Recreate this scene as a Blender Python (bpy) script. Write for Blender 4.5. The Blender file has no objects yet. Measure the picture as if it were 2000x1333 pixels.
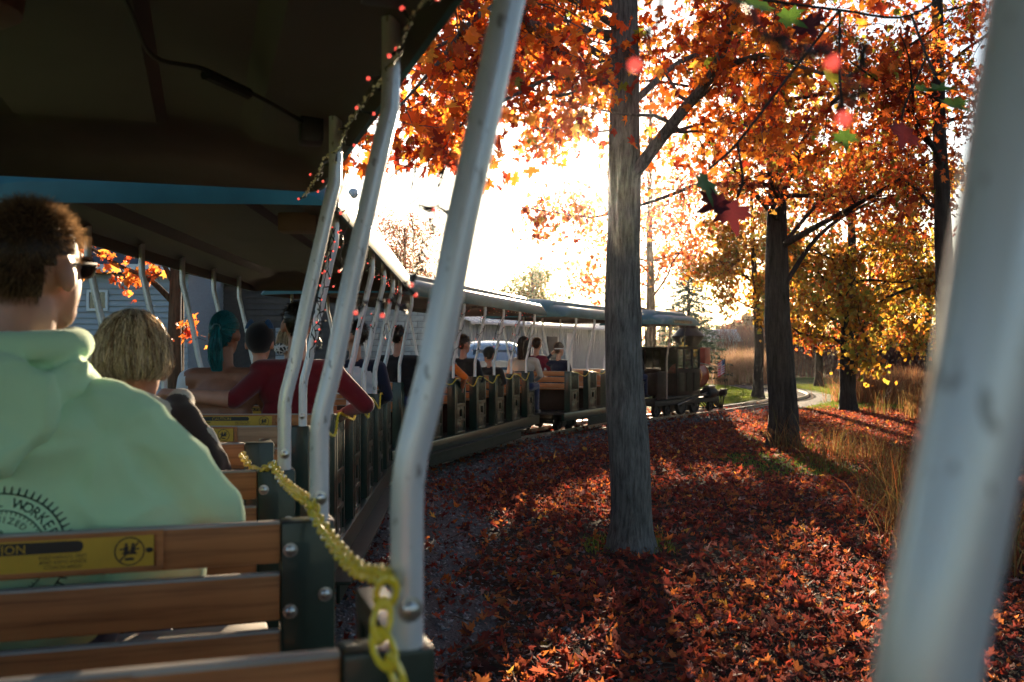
import bpy, bmesh, math, random
import numpy as np
from mathutils import Vector, Matrix, noise
from mathutils.bvhtree import BVHTree
R = math.radians
random.seed(7); rng = np.random.default_rng(7)
scn = bpy.context.scene
COL = scn.collection

# ------------------------------------------------------------------ camera, sky, sun, exposure
FPX, CX, CY, HZ, CAMZ = 1900.0, 1000.0, 666.5, 690.0, 1.45     # photograph's pinhole model (2000 x 1333)
PITCH = math.atan((HZ - CY) / FPX)
cam_d = bpy.data.cameras.new('camera'); cam = bpy.data.objects.new('camera', cam_d); COL.objects.link(cam)
cam_d.sensor_width = 36.0; cam_d.lens = 36.0 * FPX / 2000.0
cam_d.clip_start = 0.02; cam_d.clip_end = 6000
cam.location = (0, 0, CAMZ); cam.rotation_euler = (R(90) + PITCH, 0, 0)
cam_d.dof.use_dof = True; cam_d.dof.focus_distance = 9.0; cam_d.dof.aperture_fstop = 5.0
scn.camera = cam

SUN_AZ = math.atan2(1162 - CX, FPX)          # to the right of the view axis
SUN_EL = math.atan2(HZ - 345, FPX)
sun_dir = Vector((math.sin(SUN_AZ) * math.cos(SUN_EL), math.cos(SUN_AZ) * math.cos(SUN_EL), math.sin(SUN_EL)))
world = bpy.data.worlds.new('World'); scn.world = world; world.use_nodes = True
wn = world.node_tree; wn.nodes.clear()
sky = wn.nodes.new('ShaderNodeTexSky'); sky.sky_type = 'NISHITA'; sky.sun_disc = False
sky.sun_elevation = SUN_EL; sky.sun_rotation = SUN_AZ
sky.air_density = 1.0; sky.dust_density = 0.7; sky.ozone_density = 2.0; sky.altitude = 100
bg = wn.nodes.new('ShaderNodeBackground'); bg.inputs['Strength'].default_value = 0.056
wo = wn.nodes.new('ShaderNodeOutputWorld')
wn.links.new(sky.outputs[0], bg.inputs[0]); wn.links.new(bg.outputs[0], wo.inputs[0])
sun_l = bpy.data.lights.new('sun', 'SUN'); sun_l.energy = 5.0; sun_l.angle = R(0.53); sun_l.color = (1.0, 0.78, 0.52)
sun_o = bpy.data.objects.new('sun', sun_l); COL.objects.link(sun_o)
sun_o.rotation_euler = (-sun_dir).to_track_quat('-Z', 'Y').to_euler()
scn.view_settings.view_transform = 'Standard'; scn.view_settings.look = 'None'
scn.view_settings.gamma = 1.0; scn.view_settings.exposure = 2.1; scn.view_settings.use_curve_mapping = False
scn.cycles.use_denoising = True
scn.cycles.max_bounces = 5; scn.cycles.diffuse_bounces = 3; scn.cycles.glossy_bounces = 2
scn.cycles.use_adaptive_sampling = True; scn.cycles.adaptive_threshold = 0.03
scn.cycles.transmission_bounces = 4; scn.cycles.transparent_max_bounces = 6
scn.cycles.sample_clamp_indirect = 6.0
scn.cycles.caustics_reflective = False; scn.cycles.caustics_refractive = False

def at(px, py, Y):
    """world point on the sight line of a pixel of the photograph at depth Y"""
    u = (px - CX) / FPX; v = (CY - py) / FPX
    dy = math.cos(PITCH) - v * math.sin(PITCH); dz = math.sin(PITCH) + v * math.cos(PITCH)
    return Vector((u / dy * Y, Y, CAMZ + dz / dy * Y))

# ------------------------------------------------------------------ materials
M = {}
def new_mat(name):
    m = bpy.data.materials.new(name); m.use_nodes = True
    nt = m.node_tree; b = nt.nodes['Principled BSDF']; M[name] = m
    return m, nt, b
def ramp(nt, stops):
    r = nt.nodes.new('ShaderNodeValToRGB'); e = r.color_ramp.elements
    while len(e) > 1: e.remove(e[0])
    e[0].position = stops[0][0]; e[0].color = (*stops[0][1], 1)
    for p, c in stops[1:]:
        x = e.new(p); x.color = (*c, 1)
    return r
def noise_tex(nt, scale, detail=4, rough=0.55, vec=None, stretch=None, coord='Object'):
    t = nt.nodes.new('ShaderNodeTexNoise'); t.inputs['Scale'].default_value = scale
    t.inputs['Detail'].default_value = detail; t.inputs['Roughness'].default_value = rough
    tc = nt.nodes.new('ShaderNodeTexCoord'); src = tc.outputs[coord]
    if stretch:
        mp = nt.nodes.new('ShaderNodeMapping'); mp.inputs['Scale'].default_value = stretch
        nt.links.new(src, mp.inputs[0]); src = mp.outputs[0]
    nt.links.new(src, t.inputs['Vector'])
    return t
def bump(nt, b, src, strength=0.3, dist=0.01):
    n = nt.nodes.new('ShaderNodeBump'); n.inputs['Strength'].default_value = strength; n.inputs['Distance'].default_value = dist
    nt.links.new(src, n.inputs['Height']); nt.links.new(n.outputs[0], b.inputs['Normal'])
def mat(name, col, rough=0.5, metal=0.0, var=0.15, scale=8.0, bmp=0.0, bdist=0.005, stretch=None, spec=0.5, coat=0.0, detail=4, col2=None):
    m, nt, b = new_mat(name)
    b.inputs['Roughness'].default_value = rough; b.inputs['Metallic'].default_value = metal
    b.inputs['Specular IOR Level'].default_value = spec; b.inputs['Coat Weight'].default_value = coat
    t = noise_tex(nt, scale, detail, stretch=stretch)
    lo = tuple(c * (1 - var) for c in col); hi = tuple(min(1, c * (1 + var)) for c in (col2 or col))
    r = ramp(nt, [(0.3, lo), (0.7, hi)]); nt.links.new(t.outputs['Fac'], r.inputs[0]); nt.links.new(r.outputs[0], b.inputs['Base Color'])
    if bmp: bump(nt, b, t.outputs['Fac'], bmp, bdist)
    return m
def wood(name, c1, c2, rough=0.38):
    m, nt, b = new_mat(name)
    b.inputs['Roughness'].default_value = rough; b.inputs['Specular IOR Level'].default_value = 0.3
    t = noise_tex(nt, 6.0, 8, 0.65, stretch=(0.35, 9.0, 9.0))
    t2 = noise_tex(nt, 3.0, 3, 0.5)
    r = ramp(nt, [(0.25, c2), (0.5, c1), (0.75, tuple(min(1, x * 1.25) for x in c1))]); nt.links.new(t.outputs['Fac'], r.inputs[0])
    mx = nt.nodes.new('ShaderNodeMix'); mx.data_type = 'RGBA'; mx.blend_type = 'MULTIPLY'; mx.inputs['Factor'].default_value = 0.5
    r2 = ramp(nt, [(0.35, (0.55, 0.5, 0.48)), (0.65, (1, 1, 1))]); nt.links.new(t2.outputs['Fac'], r2.inputs[0])
    nt.links.new(r.outputs[0], mx.inputs['A']); nt.links.new(r2.outputs[0], mx.inputs['B']); nt.links.new(mx.outputs['Result'], b.inputs['Base Color'])
    bump(nt, b, t.outputs['Fac'], 0.25, 0.002)
    return m
def leafy(name, trans=0.5, rough=0.45, tint=(1, 1, 1), tboost=1.6, spec=0.35):
    """thin leaf: colour from the 'Col' attribute, part of the light goes through"""
    m, nt, b = new_mat(name)
    a = nt.nodes.new('ShaderNodeAttribute'); a.attribute_name = 'Col'
    t = noise_tex(nt, 60.0, 2)
    mx = nt.nodes.new('ShaderNodeMix'); mx.data_type = 'RGBA'; mx.blend_type = 'MULTIPLY'; mx.inputs['Factor'].default_value = 0.55
    r = ramp(nt, [(0.3, (0.6, 0.5, 0.45)), (0.7, (1, 1, 1))]); nt.links.new(t.outputs['Fac'], r.inputs[0])
    nt.links.new(a.outputs['Color'], mx.inputs['A']); nt.links.new(r.outputs[0], mx.inputs['B'])
    nt.links.new(mx.outputs['Result'], b.inputs['Base Color'])
    b.inputs['Roughness'].default_value = rough; b.inputs['Specular IOR Level'].default_value = spec
    tr = nt.nodes.new('ShaderNodeBsdfTranslucent')
    sc = nt.nodes.new('ShaderNodeMix'); sc.data_type = 'RGBA'; sc.blend_type = 'MULTIPLY'; sc.inputs['Factor'].default_value = 1
    sc.inputs['B'].default_value = (tboost * tint[0], tboost * tint[1], tboost * tint[2], 1)
    nt.links.new(mx.outputs['Result'], sc.inputs['A']); nt.links.new(sc.outputs['Result'], tr.inputs['Color'])
    ms = nt.nodes.new('ShaderNodeMixShader'); ms.inputs[0].default_value = trans
    nt.links.new(b.outputs[0], ms.inputs[1]); nt.links.new(tr.outputs[0], ms.inputs[2])
    nt.links.new(ms.outputs[0], nt.nodes['Material Output'].inputs['Surface'])
    return m
def cloth(name, col, var=0.12, weave=260, rough=0.9, sheen=0.25, col2=None, fold=0.0):
    m, nt, b = new_mat(name)
    b.inputs['Roughness'].default_value = rough; b.inputs['Sheen Weight'].default_value = sheen
    b.inputs['Specular IOR Level'].default_value = 0.2
    t = noise_tex(nt, 5.0, 5); r = ramp(nt, [(0.3, tuple(c * (1 - var) for c in col)), (0.7, tuple(min(1, c * (1 + var)) for c in (col2 or col)))])
    nt.links.new(t.outputs['Fac'], r.inputs[0]); nt.links.new(r.outputs[0], b.inputs['Base Color'])
    w = noise_tex(nt, weave, 2); bump(nt, b, w.outputs['Fac'], 0.25, 0.002)
    return m
def hairmat(name, c1, c2, trans=0.35, rough=0.35):
    m, nt, b = new_mat(name)
    a = nt.nodes.new('ShaderNodeAttribute'); a.attribute_name = 'Col'
    r = ramp(nt, [(0.0, c2), (1.0, c1)]); nt.links.new(a.outputs['Fac'], r.inputs[0])
    nt.links.new(r.outputs[0], b.inputs['Base Color']); b.inputs['Roughness'].default_value = rough
    tr = nt.nodes.new('ShaderNodeBsdfTranslucent'); nt.links.new(r.outputs[0], tr.inputs['Color'])
    ms = nt.nodes.new('ShaderNodeMixShader'); ms.inputs[0].default_value = trans
    nt.links.new(b.outputs[0], ms.inputs[1]); nt.links.new(tr.outputs[0], ms.inputs[2])
    nt.links.new(ms.outputs[0], nt.nodes['Material Output'].inputs['Surface'])
    return m
def emit(name, col, strength):
    m, nt, b = new_mat(name)
    m.cycles.emission_sampling = 'NONE'
    b.inputs['Base Color'].default_value = (*col, 1); b.inputs['Emission Color'].default_value = (*col, 1); b.inputs['Emission Strength'].default_value = strength
    return m
def glass(name, col=(0.02, 0.025, 0.03), rough=0.05):
    m, nt, b = new_mat(name)
    b.inputs['Base Color'].default_value = (*col, 1); b.inputs['Roughness'].default_value = rough; b.inputs['Specular IOR Level'].default_value = 0.8
    return m

# painted aluminium poles with scuffs and runs
m, nt, b = new_mat('pole_paint')
t = noise_tex(nt, 14.0, 6, 0.6, stretch=(1, 1, 0.25)); t2 = noise_tex(nt, 90.0, 2, 0.5, stretch=(1, 1, 0.4))
r = ramp(nt, [(0.3, (0.53, 0.535, 0.56)), (0.6, (0.66, 0.67, 0.70))]); nt.links.new(t.outputs['Fac'], r.inputs[0])
r2 = ramp(nt, [(0.29, (0.22, 0.18, 0.16)), (0.36, (1, 1, 1))]); nt.links.new(t2.outputs['Fac'], r2.inputs[0])
mx = nt.nodes.new('ShaderNodeMix'); mx.data_type = 'RGBA'; mx.blend_type = 'MULTIPLY'; mx.inputs['Factor'].default_value = 0.7
nt.links.new(r.outputs[0], mx.inputs['A']); nt.links.new(r2.outputs[0], mx.inputs['B']); nt.links.new(mx.outputs['Result'], b.inputs['Base Color'])
b.inputs['Metallic'].default_value = 0.25; b.inputs['Roughness'].default_value = 0.30
bump(nt, b, t2.outputs['Fac'], 0.06, 0.002)

mat('canopy_teal', (0.022, 0.105, 0.120), 0.42, var=0.3, scale=3.0, spec=0.35)
mat('canopy_cream', (0.50, 0.50, 0.44), 0.30, var=0.15, scale=4.0, coat=0.3)
mat('ceiling_brown', (0.046, 0.032, 0.030), 0.55, var=0.25, scale=2.5, bmp=0.05)
mat('dark_plastic', (0.012, 0.012, 0.013), 0.45, var=0.3)
mat('speaker_grey', (0.16, 0.10, 0.07), 0.6)
mat('coach_green', (0.009, 0.024, 0.017), 0.32, var=0.35, scale=10, coat=0.15, spec=0.35)
mat('skirt_green', (0.020, 0.024, 0.016), 0.62, var=0.3, scale=5, spec=0.2)
mat('steel', (0.42, 0.42, 0.43), 0.3, metal=1.0, var=0.25, scale=60)
mat('iron', (0.018, 0.016, 0.015), 0.55, metal=0.1, var=0.4, scale=12, bmp=0.1, spec=0.3)
mat('rail_steel', (0.36, 0.33, 0.30), 0.28, metal=1.0, var=0.3, scale=10)
mat('brass', (0.75, 0.48, 0.16), 0.25, metal=1.0)
mat('loco_red', (0.28, 0.020, 0.012), 0.35, var=0.25, spec=0.4)
mat('loco_maroon', (0.018, 0.007, 0.006), 0.55, var=0.3, spec=0.12)
mat('loco_olive', (0.020, 0.015, 0.009), 0.6, var=0.25, spec=0.12)
mat('stack_black', (0.014, 0.010, 0.010), 0.42, var=0.3, spec=0.2)
mat('post_pink', (0.30, 0.19, 0.16), 0.5)
wood('slat_wood', (0.44, 0.165, 0.055), (0.15, 0.048, 0.016), 0.5)
wood('slat_wood_pale', (0.42, 0.24, 0.13), (0.20, 0.11, 0.06), 0.55)
mat('slat_edge', (0.33, 0.29, 0.25), 0.6, var=0.3, scale=30, stretch=(0.2, 4, 4))
mat('sign_yellow', (0.50, 0.29, 0.018), 0.45, var=0.12, scale=12)
mat('sign_black', (0.008, 0.008, 0.008), 0.4)
mat('sticker_white', (0.6, 0.62, 0.62), 0.5)
mat('chain_yellow', (0.78, 0.58, 0.04), 0.28, var=0.12, coat=0.25)
emit('led_red', (1.0, 0.10, 0.07), 0.33)
mat('led_clear', (0.75, 0.70, 0.45), 0.15, var=0.1)
mat('wire_black', (0.010, 0.011, 0.010), 0.5)
glass('window_glass'); glass('lens_glass', (0.01, 0.01, 0.012), 0.04)
mat('siding_grey', (0.30, 0.33, 0.36), 0.65, var=0.1, scale=6, stretch=(0.3, 1, 6))
mat('trim_white', (0.62, 0.63, 0.64), 0.5, var=0.08)
mat('roof_shingle', (0.035, 0.04, 0.055), 0.8, var=0.4, scale=25, bmp=0.3)
mat('barn_dark', (0.055, 0.052, 0.05), 0.8, var=0.2)
mat('shed_wall', (0.30, 0.345, 0.40), 0.45, var=0.08, scale=1.5)
mat('shed_roof', (0.42, 0.50, 0.60), 0.35, var=0.08)
mat('block_white', (0.46, 0.45, 0.42), 0.8, var=0.18, scale=9)
mat('mortar', (0.20, 0.19, 0.18), 0.9)
mat('car_silver', (0.40, 0.42, 0.44), 0.25, metal=0.6, var=0.05, coat=0.6)
mat('tyre', (0.015, 0.015, 0.015), 0.8)
emit('tail_red', (0.55, 0.02, 0.03), 0.0)
mat('skin', (0.46, 0.22, 0.145), 0.5, var=0.12, scale=20)
mat('skin_tan', (0.26, 0.105, 0.06), 0.5, var=0.12, scale=20)
M['skin'].node_tree.nodes['Principled BSDF'].inputs['Subsurface Weight'].default_value = 0.15
M['skin'].node_tree.nodes['Principled BSDF'].inputs['Subsurface Radius'].default_value = (0.012, 0.004, 0.002)
mat('eye_white', (0.7, 0.68, 0.66), 0.2, var=0.02); mat('lip', (0.36, 0.11, 0.09), 0.45)
cloth('hoodie_green', (0.48, 0.72, 0.44), 0.05, weave=420)
cloth('jeans', (0.022, 0.035, 0.085), 0.3); cloth('cloth_black', (0.008, 0.008, 0.010), 0.3); cloth('cloth_red', (0.13, 0.006, 0.010), 0.2)
cloth('cloth_white', (0.62, 0.63, 0.68), 0.06); cloth('cloth_navy', (0.012, 0.016, 0.040), 0.25); cloth('cloth_orange', (0.72, 0.16, 0.015), 0.15)
cloth('cloth_grey', (0.17, 0.17, 0.18), 0.15); cloth('cloth_cream', (0.50, 0.44, 0.36), 0.1); cloth('cloth_slate', (0.07, 0.085, 0.09), 0.2)
cloth('scarf_dark', (0.035, 0.020, 0.018), 0.3); cloth('cloth_maroon', (0.16, 0.012, 0.03), 0.2); cloth('cloth_blue', (0.02, 0.07, 0.16), 0.2)
# coat with broad dark crackle lines
m, nt, b = new_mat('coat_check')
vo = nt.nodes.new('ShaderNodeTexVoronoi'); vo.feature = 'DISTANCE_TO_EDGE'; vo.inputs['Scale'].default_value = 9.0
tc = nt.nodes.new('ShaderNodeTexCoord'); nz = noise_tex(nt, 6, 3); ad = nt.nodes.new('ShaderNodeMix'); ad.data_type = 'RGBA'; ad.inputs['Factor'].default_value = 0.12
nt.links.new(tc.outputs['Object'], ad.inputs['A']); nt.links.new(nz.outputs['Color'], ad.inputs['B']); nt.links.new(ad.outputs['Result'], vo.inputs['Vector'])
r = ramp(nt, [(0.012, (0.02, 0.015, 0.015)), (0.022, (0.34, 0.30, 0.25))]); nt.links.new(vo.outputs['Distance'], r.inputs[0]); nt.links.new(r.outputs[0], b.inputs['Base Color'])
b.inputs['Roughness'].default_value = 0.9; b.inputs['Sheen Weight'].default_value = 0.2
# black cloth with white giraffe spots
m, nt, b = new_mat('spotted_cloth')
vo = nt.nodes.new('ShaderNodeTexVoronoi'); vo.feature = 'DISTANCE_TO_EDGE'; vo.inputs['Scale'].default_value = 40.0
tc = nt.nodes.new('ShaderNodeTexCoord'); nt.links.new(tc.outputs['Object'], vo.inputs['Vector'])
r = ramp(nt, [(0.10, (0.6, 0.6, 0.62)), (0.16, (0.01, 0.01, 0.012))]); nt.links.new(vo.outputs['Distance'], r.inputs[0]); nt.links.new(r.outputs[0], b.inputs['Base Color'])
hairmat('hair_brown', (0.40, 0.24, 0.12), (0.05, 0.028, 0.016), 0.5)
hairmat('hair_blonde', (0.98, 0.80, 0.56), (0.17, 0.085, 0.04), 0.4)
hairmat('hair_teal', (0.018, 0.30, 0.34), (0.008, 0.08, 0.10), 0.3)
hairmat('hair_dark', (0.045, 0.022, 0.014), (0.010, 0.006, 0.004), 0.25)
hairmat('hair_auburn', (0.20, 0.085, 0.03), (0.05, 0.02, 0.01), 0.3)
leafy('leaf_crown', 0.58, 0.5, tboost=1.9); leafy('leaf_litter', 0.45, 0.68, tboost=2.4, spec=0.16)
leafy('needle', 0.2, 0.6); leafy('grass_blade', 0.45, 0.7, tboost=1.5, spec=0.06); leafy('twig_mass', 0.1, 0.8)
# bark: furrows run up the trunk
def bark(name, c1, c2, sc=1.0):
    m, nt, b = new_mat(name)
    t = noise_tex(nt, 14 * sc, 8, 0.7, stretch=(1.6, 1.6, 0.22)); t2 = noise_tex(nt, 3.0, 4)
    r = ramp(nt, [(0.36, c2), (0.62, c1)]); nt.links.new(t.outputs['Fac'], r.inputs[0])
    mx = nt.nodes.new('ShaderNodeMix'); mx.data_type = 'RGBA'; mx.blend_type = 'MULTIPLY'; mx.inputs['Factor'].default_value = 0.6
    r2 = ramp(nt, [(0.35, (0.6, 0.62, 0.58)), (0.65, (1, 1, 1))]); nt.links.new(t2.outputs['Fac'], r2.inputs[0])
    nt.links.new(r.outputs[0], mx.inputs['A']); nt.links.new(r2.outputs[0], mx.inputs['B']); nt.links.new(mx.outputs['Result'], b.inputs['Base Color'])
    b.inputs['Roughness'].default_value = 0.9; b.inputs['Specular IOR Level'].default_value = 0.15
    bump(nt, b, t.outputs['Fac'], 0.9, 0.03)
bark('bark_grey', (0.22, 0.20, 0.178), (0.068, 0.060, 0.052), 1.9); bark('bark_dark', (0.075, 0.055, 0.045), (0.02, 0.015, 0.012)); bark('bark_brown', (0.16, 0.10, 0.065), (0.05, 0.03, 0.02))

# ------------------------------------------------------------------ mesh helpers
def link(o, parent=None):
    COL.objects.link(o)
    if parent: o.parent = parent
    return o
def tag(o, label=None, cat=None, group=None, kind=None):
    if label: o['label'] = label
    if cat: o['category'] = cat
    if group: o['group'] = group
    if kind: o['kind'] = kind
    return o
def empty(name, loc=(0, 0, 0), rz=0.0, parent=None):
    o = bpy.data.objects.new(name, None); o.location = loc; o.rotation_euler = (0, 0, rz); o.empty_display_size = 0.1
    return link(o, parent)
def copy_tree(o, parent=None):
    c = o.copy(); COL.objects.link(c); c.parent = parent
    for ch in list(o.children): copy_tree(ch, c)
    return c
class MB:
    def __init__(s): s.v = []; s.f = []; s.m = []
    def add(s, V, F, mi=0):
        k = len(s.v); s.v.extend([tuple(p) for p in V]); s.f.extend([tuple(i + k for i in f) for f in F]); s.m.extend([mi] * len(F)); return s
    def box(s, c, d, mi=0, rot=None, bev=0.0):
        x, y, z = d[0] / 2, d[1] / 2, d[2] / 2
        if bev <= 0:
            V = [Vector((sx * x, sy * y, sz * z)) for sz in (-1, 1) for sy in (-1, 1) for sx in (-1, 1)]
            F = [(0, 2, 3, 1), (4, 5, 7, 6), (0, 1, 5, 4), (2, 6, 7, 3), (0, 4, 6, 2), (1, 3, 7, 5)]
        else:
            bm = bmesh.new(); bmesh.ops.create_cube(bm, size=1.0)
            for v in bm.verts: v.co = Vector((v.co.x * d[0], v.co.y * d[1], v.co.z * d[2]))
            bmesh.ops.bevel(bm, geom=bm.edges[:], offset=bev, segments=2, affect='EDGES', profile=0.6)
            bm.verts.index_update(); V = [v.co.copy() for v in bm.verts]; F = [[v.index for v in f.verts] for f in bm.faces]; bm.free()
        if rot is not None: V = [rot @ p for p in V]
        c = Vector(c); return s.add([p + c for p in V], F, mi)
    def bar(s, a, b, w, h, mi=0, bev=0.0, up=(0, 0, 1)):
        a, b = Vector(a), Vector(b); d = (b - a); L = d.length; d.normalize()
        u = Vector(up); x = d.cross(u)
        if x.length < 1e-4: x = Vector((1, 0, 0))
        x.normalize(); z = x.cross(d)
        rot = Matrix((x, d, z)).transposed()
        return s.box((a + b) / 2, (w, L, h), mi, rot, bev)
    def tube(s, pts, rad, n=8, mi=0, cap=True):
        pts = [Vector(p) for p in pts]; N = len(pts)
        rad = rad if hasattr(rad, '__len__') else [rad] * N
        V = []; F = []; prev = None
        for i, p in enumerate(pts):
            d = (pts[min(i + 1, N - 1)] - pts[max(i - 1, 0)])
            if d.length < 1e-7: d = Vector((0, 0, 1))
            d.normalize()
            if prev is None:
                a = Vector((0, 0, 1)) if abs(d.z) < 0.9 else Vector((1, 0, 0)); x = d.cross(a).normalized()
            else:
                x = (prev - d * prev.dot(d))
                x = x.normalized() if x.length > 1e-6 else d.orthogonal().normalized()
            prev = x; y = d.cross(x)
            for k in range(n):
                t = 2 * math.pi * k / n; V.append(p + (x * math.cos(t) + y * math.sin(t)) * rad[i])
        for i in range(N - 1):
            for k in range(n):
                k2 = (k + 1) % n; F.append((i * n + k, i * n + k2, (i + 1) * n + k2, (i + 1) * n + k))
        if cap: F.append(tuple(range(n - 1, -1, -1))); F.append(tuple((N - 1) * n + k for k in range(n)))
        return s.add(V, F, mi)
    def lathe(s, prof, n=16, mi=0, c=(0, 0, 0), axis='z'):
        V = []; F = []
        for r_, z in prof:
            for k in range(n):
                t = 2 * math.pi * k / n; p = (r_ * math.cos(t), r_ * math.sin(t), z)
                if axis == 'x': p = (p[2], p[0], p[1])
                if axis == 'y': p = (p[1], p[2], p[0])
                V.append((p[0] + c[0], p[1] + c[1], p[2] + c[2]))
        for i in range(len(prof) - 1):
            for k in range(n):
                k2 = (k + 1) % n; F.append((i * n + k, i * n + k2, (i + 1) * n + k2, (i + 1) * n + k))
        F.append(tuple(range(n - 1, -1, -1))); F.append(tuple((len(prof) - 1) * n + k for k in range(n)))
        return s.add(V, F, mi)
    def sphere(s, c, r, n=10, m_=6, mi=0, rot=None):
        r = r if hasattr(r, '__len__') else (r, r, r); V = []; F = []; c = Vector(c)
        for i in range(m_ + 1):
            th = math.pi * i / m_
            for k in range(n):
                t = 2 * math.pi * k / n
                p = Vector((r[0] * math.sin(th) * math.cos(t), r[1] * math.sin(th) * math.sin(t), r[2] * math.cos(th)))
                V.append((rot @ p if rot else p) + c)
        for i in range(m_):
            for k in range(n):
                k2 = (k + 1) % n; F.append((i * n + k, (i + 1) * n + k, (i + 1) * n + k2, i * n + k2))
        return s.add(V, F, mi)
    def torus(s, c, Rr, r, n=10, k=5, mi=0, rot=None, sx=1.0):
        V = []; F = []; c = Vector(c)
        for i in range(n):
            a = 2 * math.pi * i / n
            for j in range(k):
                b_ = 2 * math.pi * j / k; q = Rr + r * math.cos(b_)
                p = Vector((q * math.cos(a) * sx, q * math.sin(a), r * math.sin(b_))); V.append((rot @ p if rot else p) + c)
        for i in range(n):
            for j in range(k):
                F.append((i * k + j, ((i + 1) % n) * k + j, ((i + 1) % n) * k + (j + 1) % k, i * k + (j + 1) % k))
        return s.add(V, F, mi)
    def data(s, name, mats, smooth=True):
        me = bpy.data.meshes.new(name); me.from_pydata(s.v, [], s.f)
        for x in (mats if isinstance(mats, (list, tuple)) else [mats]): me.materials.append(M[x])
        me.polygons.foreach_set('material_index', s.m)
        if smooth:
            me.polygons.foreach_set('use_smooth', [True] * len(s.f))
            try: me.set_sharp_from_angle(angle=R(38))
            except Exception: pass
        me.update(); return me
    def build(s, name, mats, parent=None, smooth=True):
        return link(bpy.data.objects.new(name, s.data(name, mats, smooth)), parent)
def inst(name, me, parent=None, loc=(0, 0, 0), rot=None):
    o = bpy.data.objects.new(name, me); o.location = loc
    if rot is not None: o.rotation_euler = rot
    return link(o, parent)
def text_mb(mb, s, size, origin, xdir, ydir, mi, align='CENTER', ext=0.0006):
    """flat lettering laid on a surface: mesh of a font curve, mapped to origin + x*xdir + y*ydir"""
    cu = bpy.data.curves.new('lettering', 'FONT'); cu.body = s; cu.size = size; cu.align_x = align; cu.resolution_u = 2
    o = bpy.data.objects.new('lettering', cu); COL.objects.link(o)
    me = bpy.data.meshes.new_from_object(o.evaluated_get(bpy.context.evaluated_depsgraph_get()))
    x, y, og = Vector(xdir), Vector(ydir), Vector(origin)
    V = [og + x * v.co.x + y * v.co.y for v in me.vertices]; F = [tuple(p.vertices) for p in me.polygons]
    mb.add(V, F, mi)
    bpy.data.objects.remove(o); bpy.data.curves.remove(cu); bpy.data.meshes.remove(me)
def catmull(P, n):
    P = [Vector(p) for p in P]; Q = [P[0] * 2 - P[1]] + P + [P[-1] * 2 - P[-2]]; out = []
    for i in range(len(P) - 1):
        a, b_, c, d = Q[i:i + 4]
        for k in range(n):
            t = k / n
            out.append(0.5 * ((2 * b_) + (c - a) * t + (2 * a - 5 * b_ + 4 * c - d) * t * t + (3 * b_ - a - 3 * c + d) * t ** 3))
    out.append(P[-1]); return out
# ------------------------------------------------------------------ the train's line: four coaches and a locomotive on one curve
SP = 0.881                                   # bench pitch
HW = 0.58                                    # half width to the pole feet
class Frame:
    def __init__(s, pole, fwd, z=0.0):
        s.F = Vector((fwd[0], fwd[1], 0)).normalized(); s.Rt = Vector((s.F.y, -s.F.x, 0))
        s.o = Vector((pole[0], pole[1], z)) - s.Rt * HW; s.rz = math.atan2(-s.F.x, s.F.y)
    def w(s, x, y, z=0.0): return s.o + s.Rt * x + s.F * y + Vector((0, 0, z))
_f = Vector((-0.533, 1.679)).normalized()
C1 = Frame((-0.120 - _f.x * SP, 1.114 - _f.y * SP), _f)
C2 = Frame((-0.956, 4.45), (-0.209, 4.40))
C3 = Frame((-1.228, 10.61), (0.967, 3.38), 0.015)
C4 = Frame((1.00, 17.2), (0.39, 0.79), 0.01)
LC = Frame((0, 0), (0.60, 0.80)); LC.o = Vector((5.15, 24.35, 0)) - LC.F * 4.05
line = [C1.w(0, -9), C1.w(0, -4), C1.w(0, 0), C1.w(0, 3.2), C2.w(0, 0.5), C2.w(0, 4.2), C3.w(0, 0.6), C3.w(0, 5.2), C4.w(0, 0.5), C4.w(0, 2.9), LC.w(0, 0.6), LC.w(0, 3.4),
        Vector((7.6, 28.6, 0)), Vector((9.7, 33.0, 0)), Vector((10.75, 38.0, 0)), Vector((11.1, 44.0, 0)), Vector((10.9, 52.0, 0)), Vector((10.3, 66.0, 0))]
for p in line: p.z = 0
LINE = catmull(line, 14)
LNP = np.array([(p.x, p.y) for p in LINE[::4]])
def line_dist(P):
    """distance of many ground points from the track's centre line, and on which side (+ right)"""
    P = np.asarray(P)[:, :2]; best = np.full(len(P), 1e9); side = np.zeros(len(P))
    for a, b in zip(LNP[:-1], LNP[1:]):
        d = b - a; L2 = d @ d + 1e-12; t = np.clip(((P - a) @ d) / L2, 0, 1); q = P - (a + t[:, None] * d); ds = np.hypot(q[:, 0], q[:, 1])
        cr = d[1] * q[:, 0] - d[0] * q[:, 1]; k = ds < best; best[k] = ds[k]; side[k] = np.sign(cr[k])
    return best, side

# ------------------------------------------------------------------ ground
def ground_z(x, y):
    return 0.0
xs = np.unique(np.concatenate([np.linspace(-500, -30, 14), np.linspace(-30, 40, 90), np.linspace(40, 500, 14)]))
ys = np.unique(np.concatenate([np.linspace(-300, -10, 10), np.linspace(-10, 80, 120), np.linspace(80, 900, 16)]))
XX, YY = np.meshgrid(xs, ys); pts = np.stack([XX.ravel(), YY.ravel()], 1)
d_, s_ = line_dist(pts)
zz = np.array([0.05 * noise.noise((x * 0.25, y * 0.25, 0)) for x, y in pts]) * np.clip((d_ - 1.6) / 2, 0, 1) - 0.075
nx = len(xs)
faces = [(j * nx + i, j * nx + i + 1, (j + 1) * nx + i + 1, (j + 1) * nx + i) for j in range(len(ys) - 1) for i in range(nx - 1)]
gm = bpy.data.meshes.new('ground'); gm.from_pydata([(x, y, z) for (x, y), z in zip(pts, zz)], [], faces)
gm.polygons.foreach_set('use_smooth', [True] * len(faces))
m, nt, b = new_mat('ground_soil_grass')
geo = nt.nodes.new('ShaderNodeNewGeometry')
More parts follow.
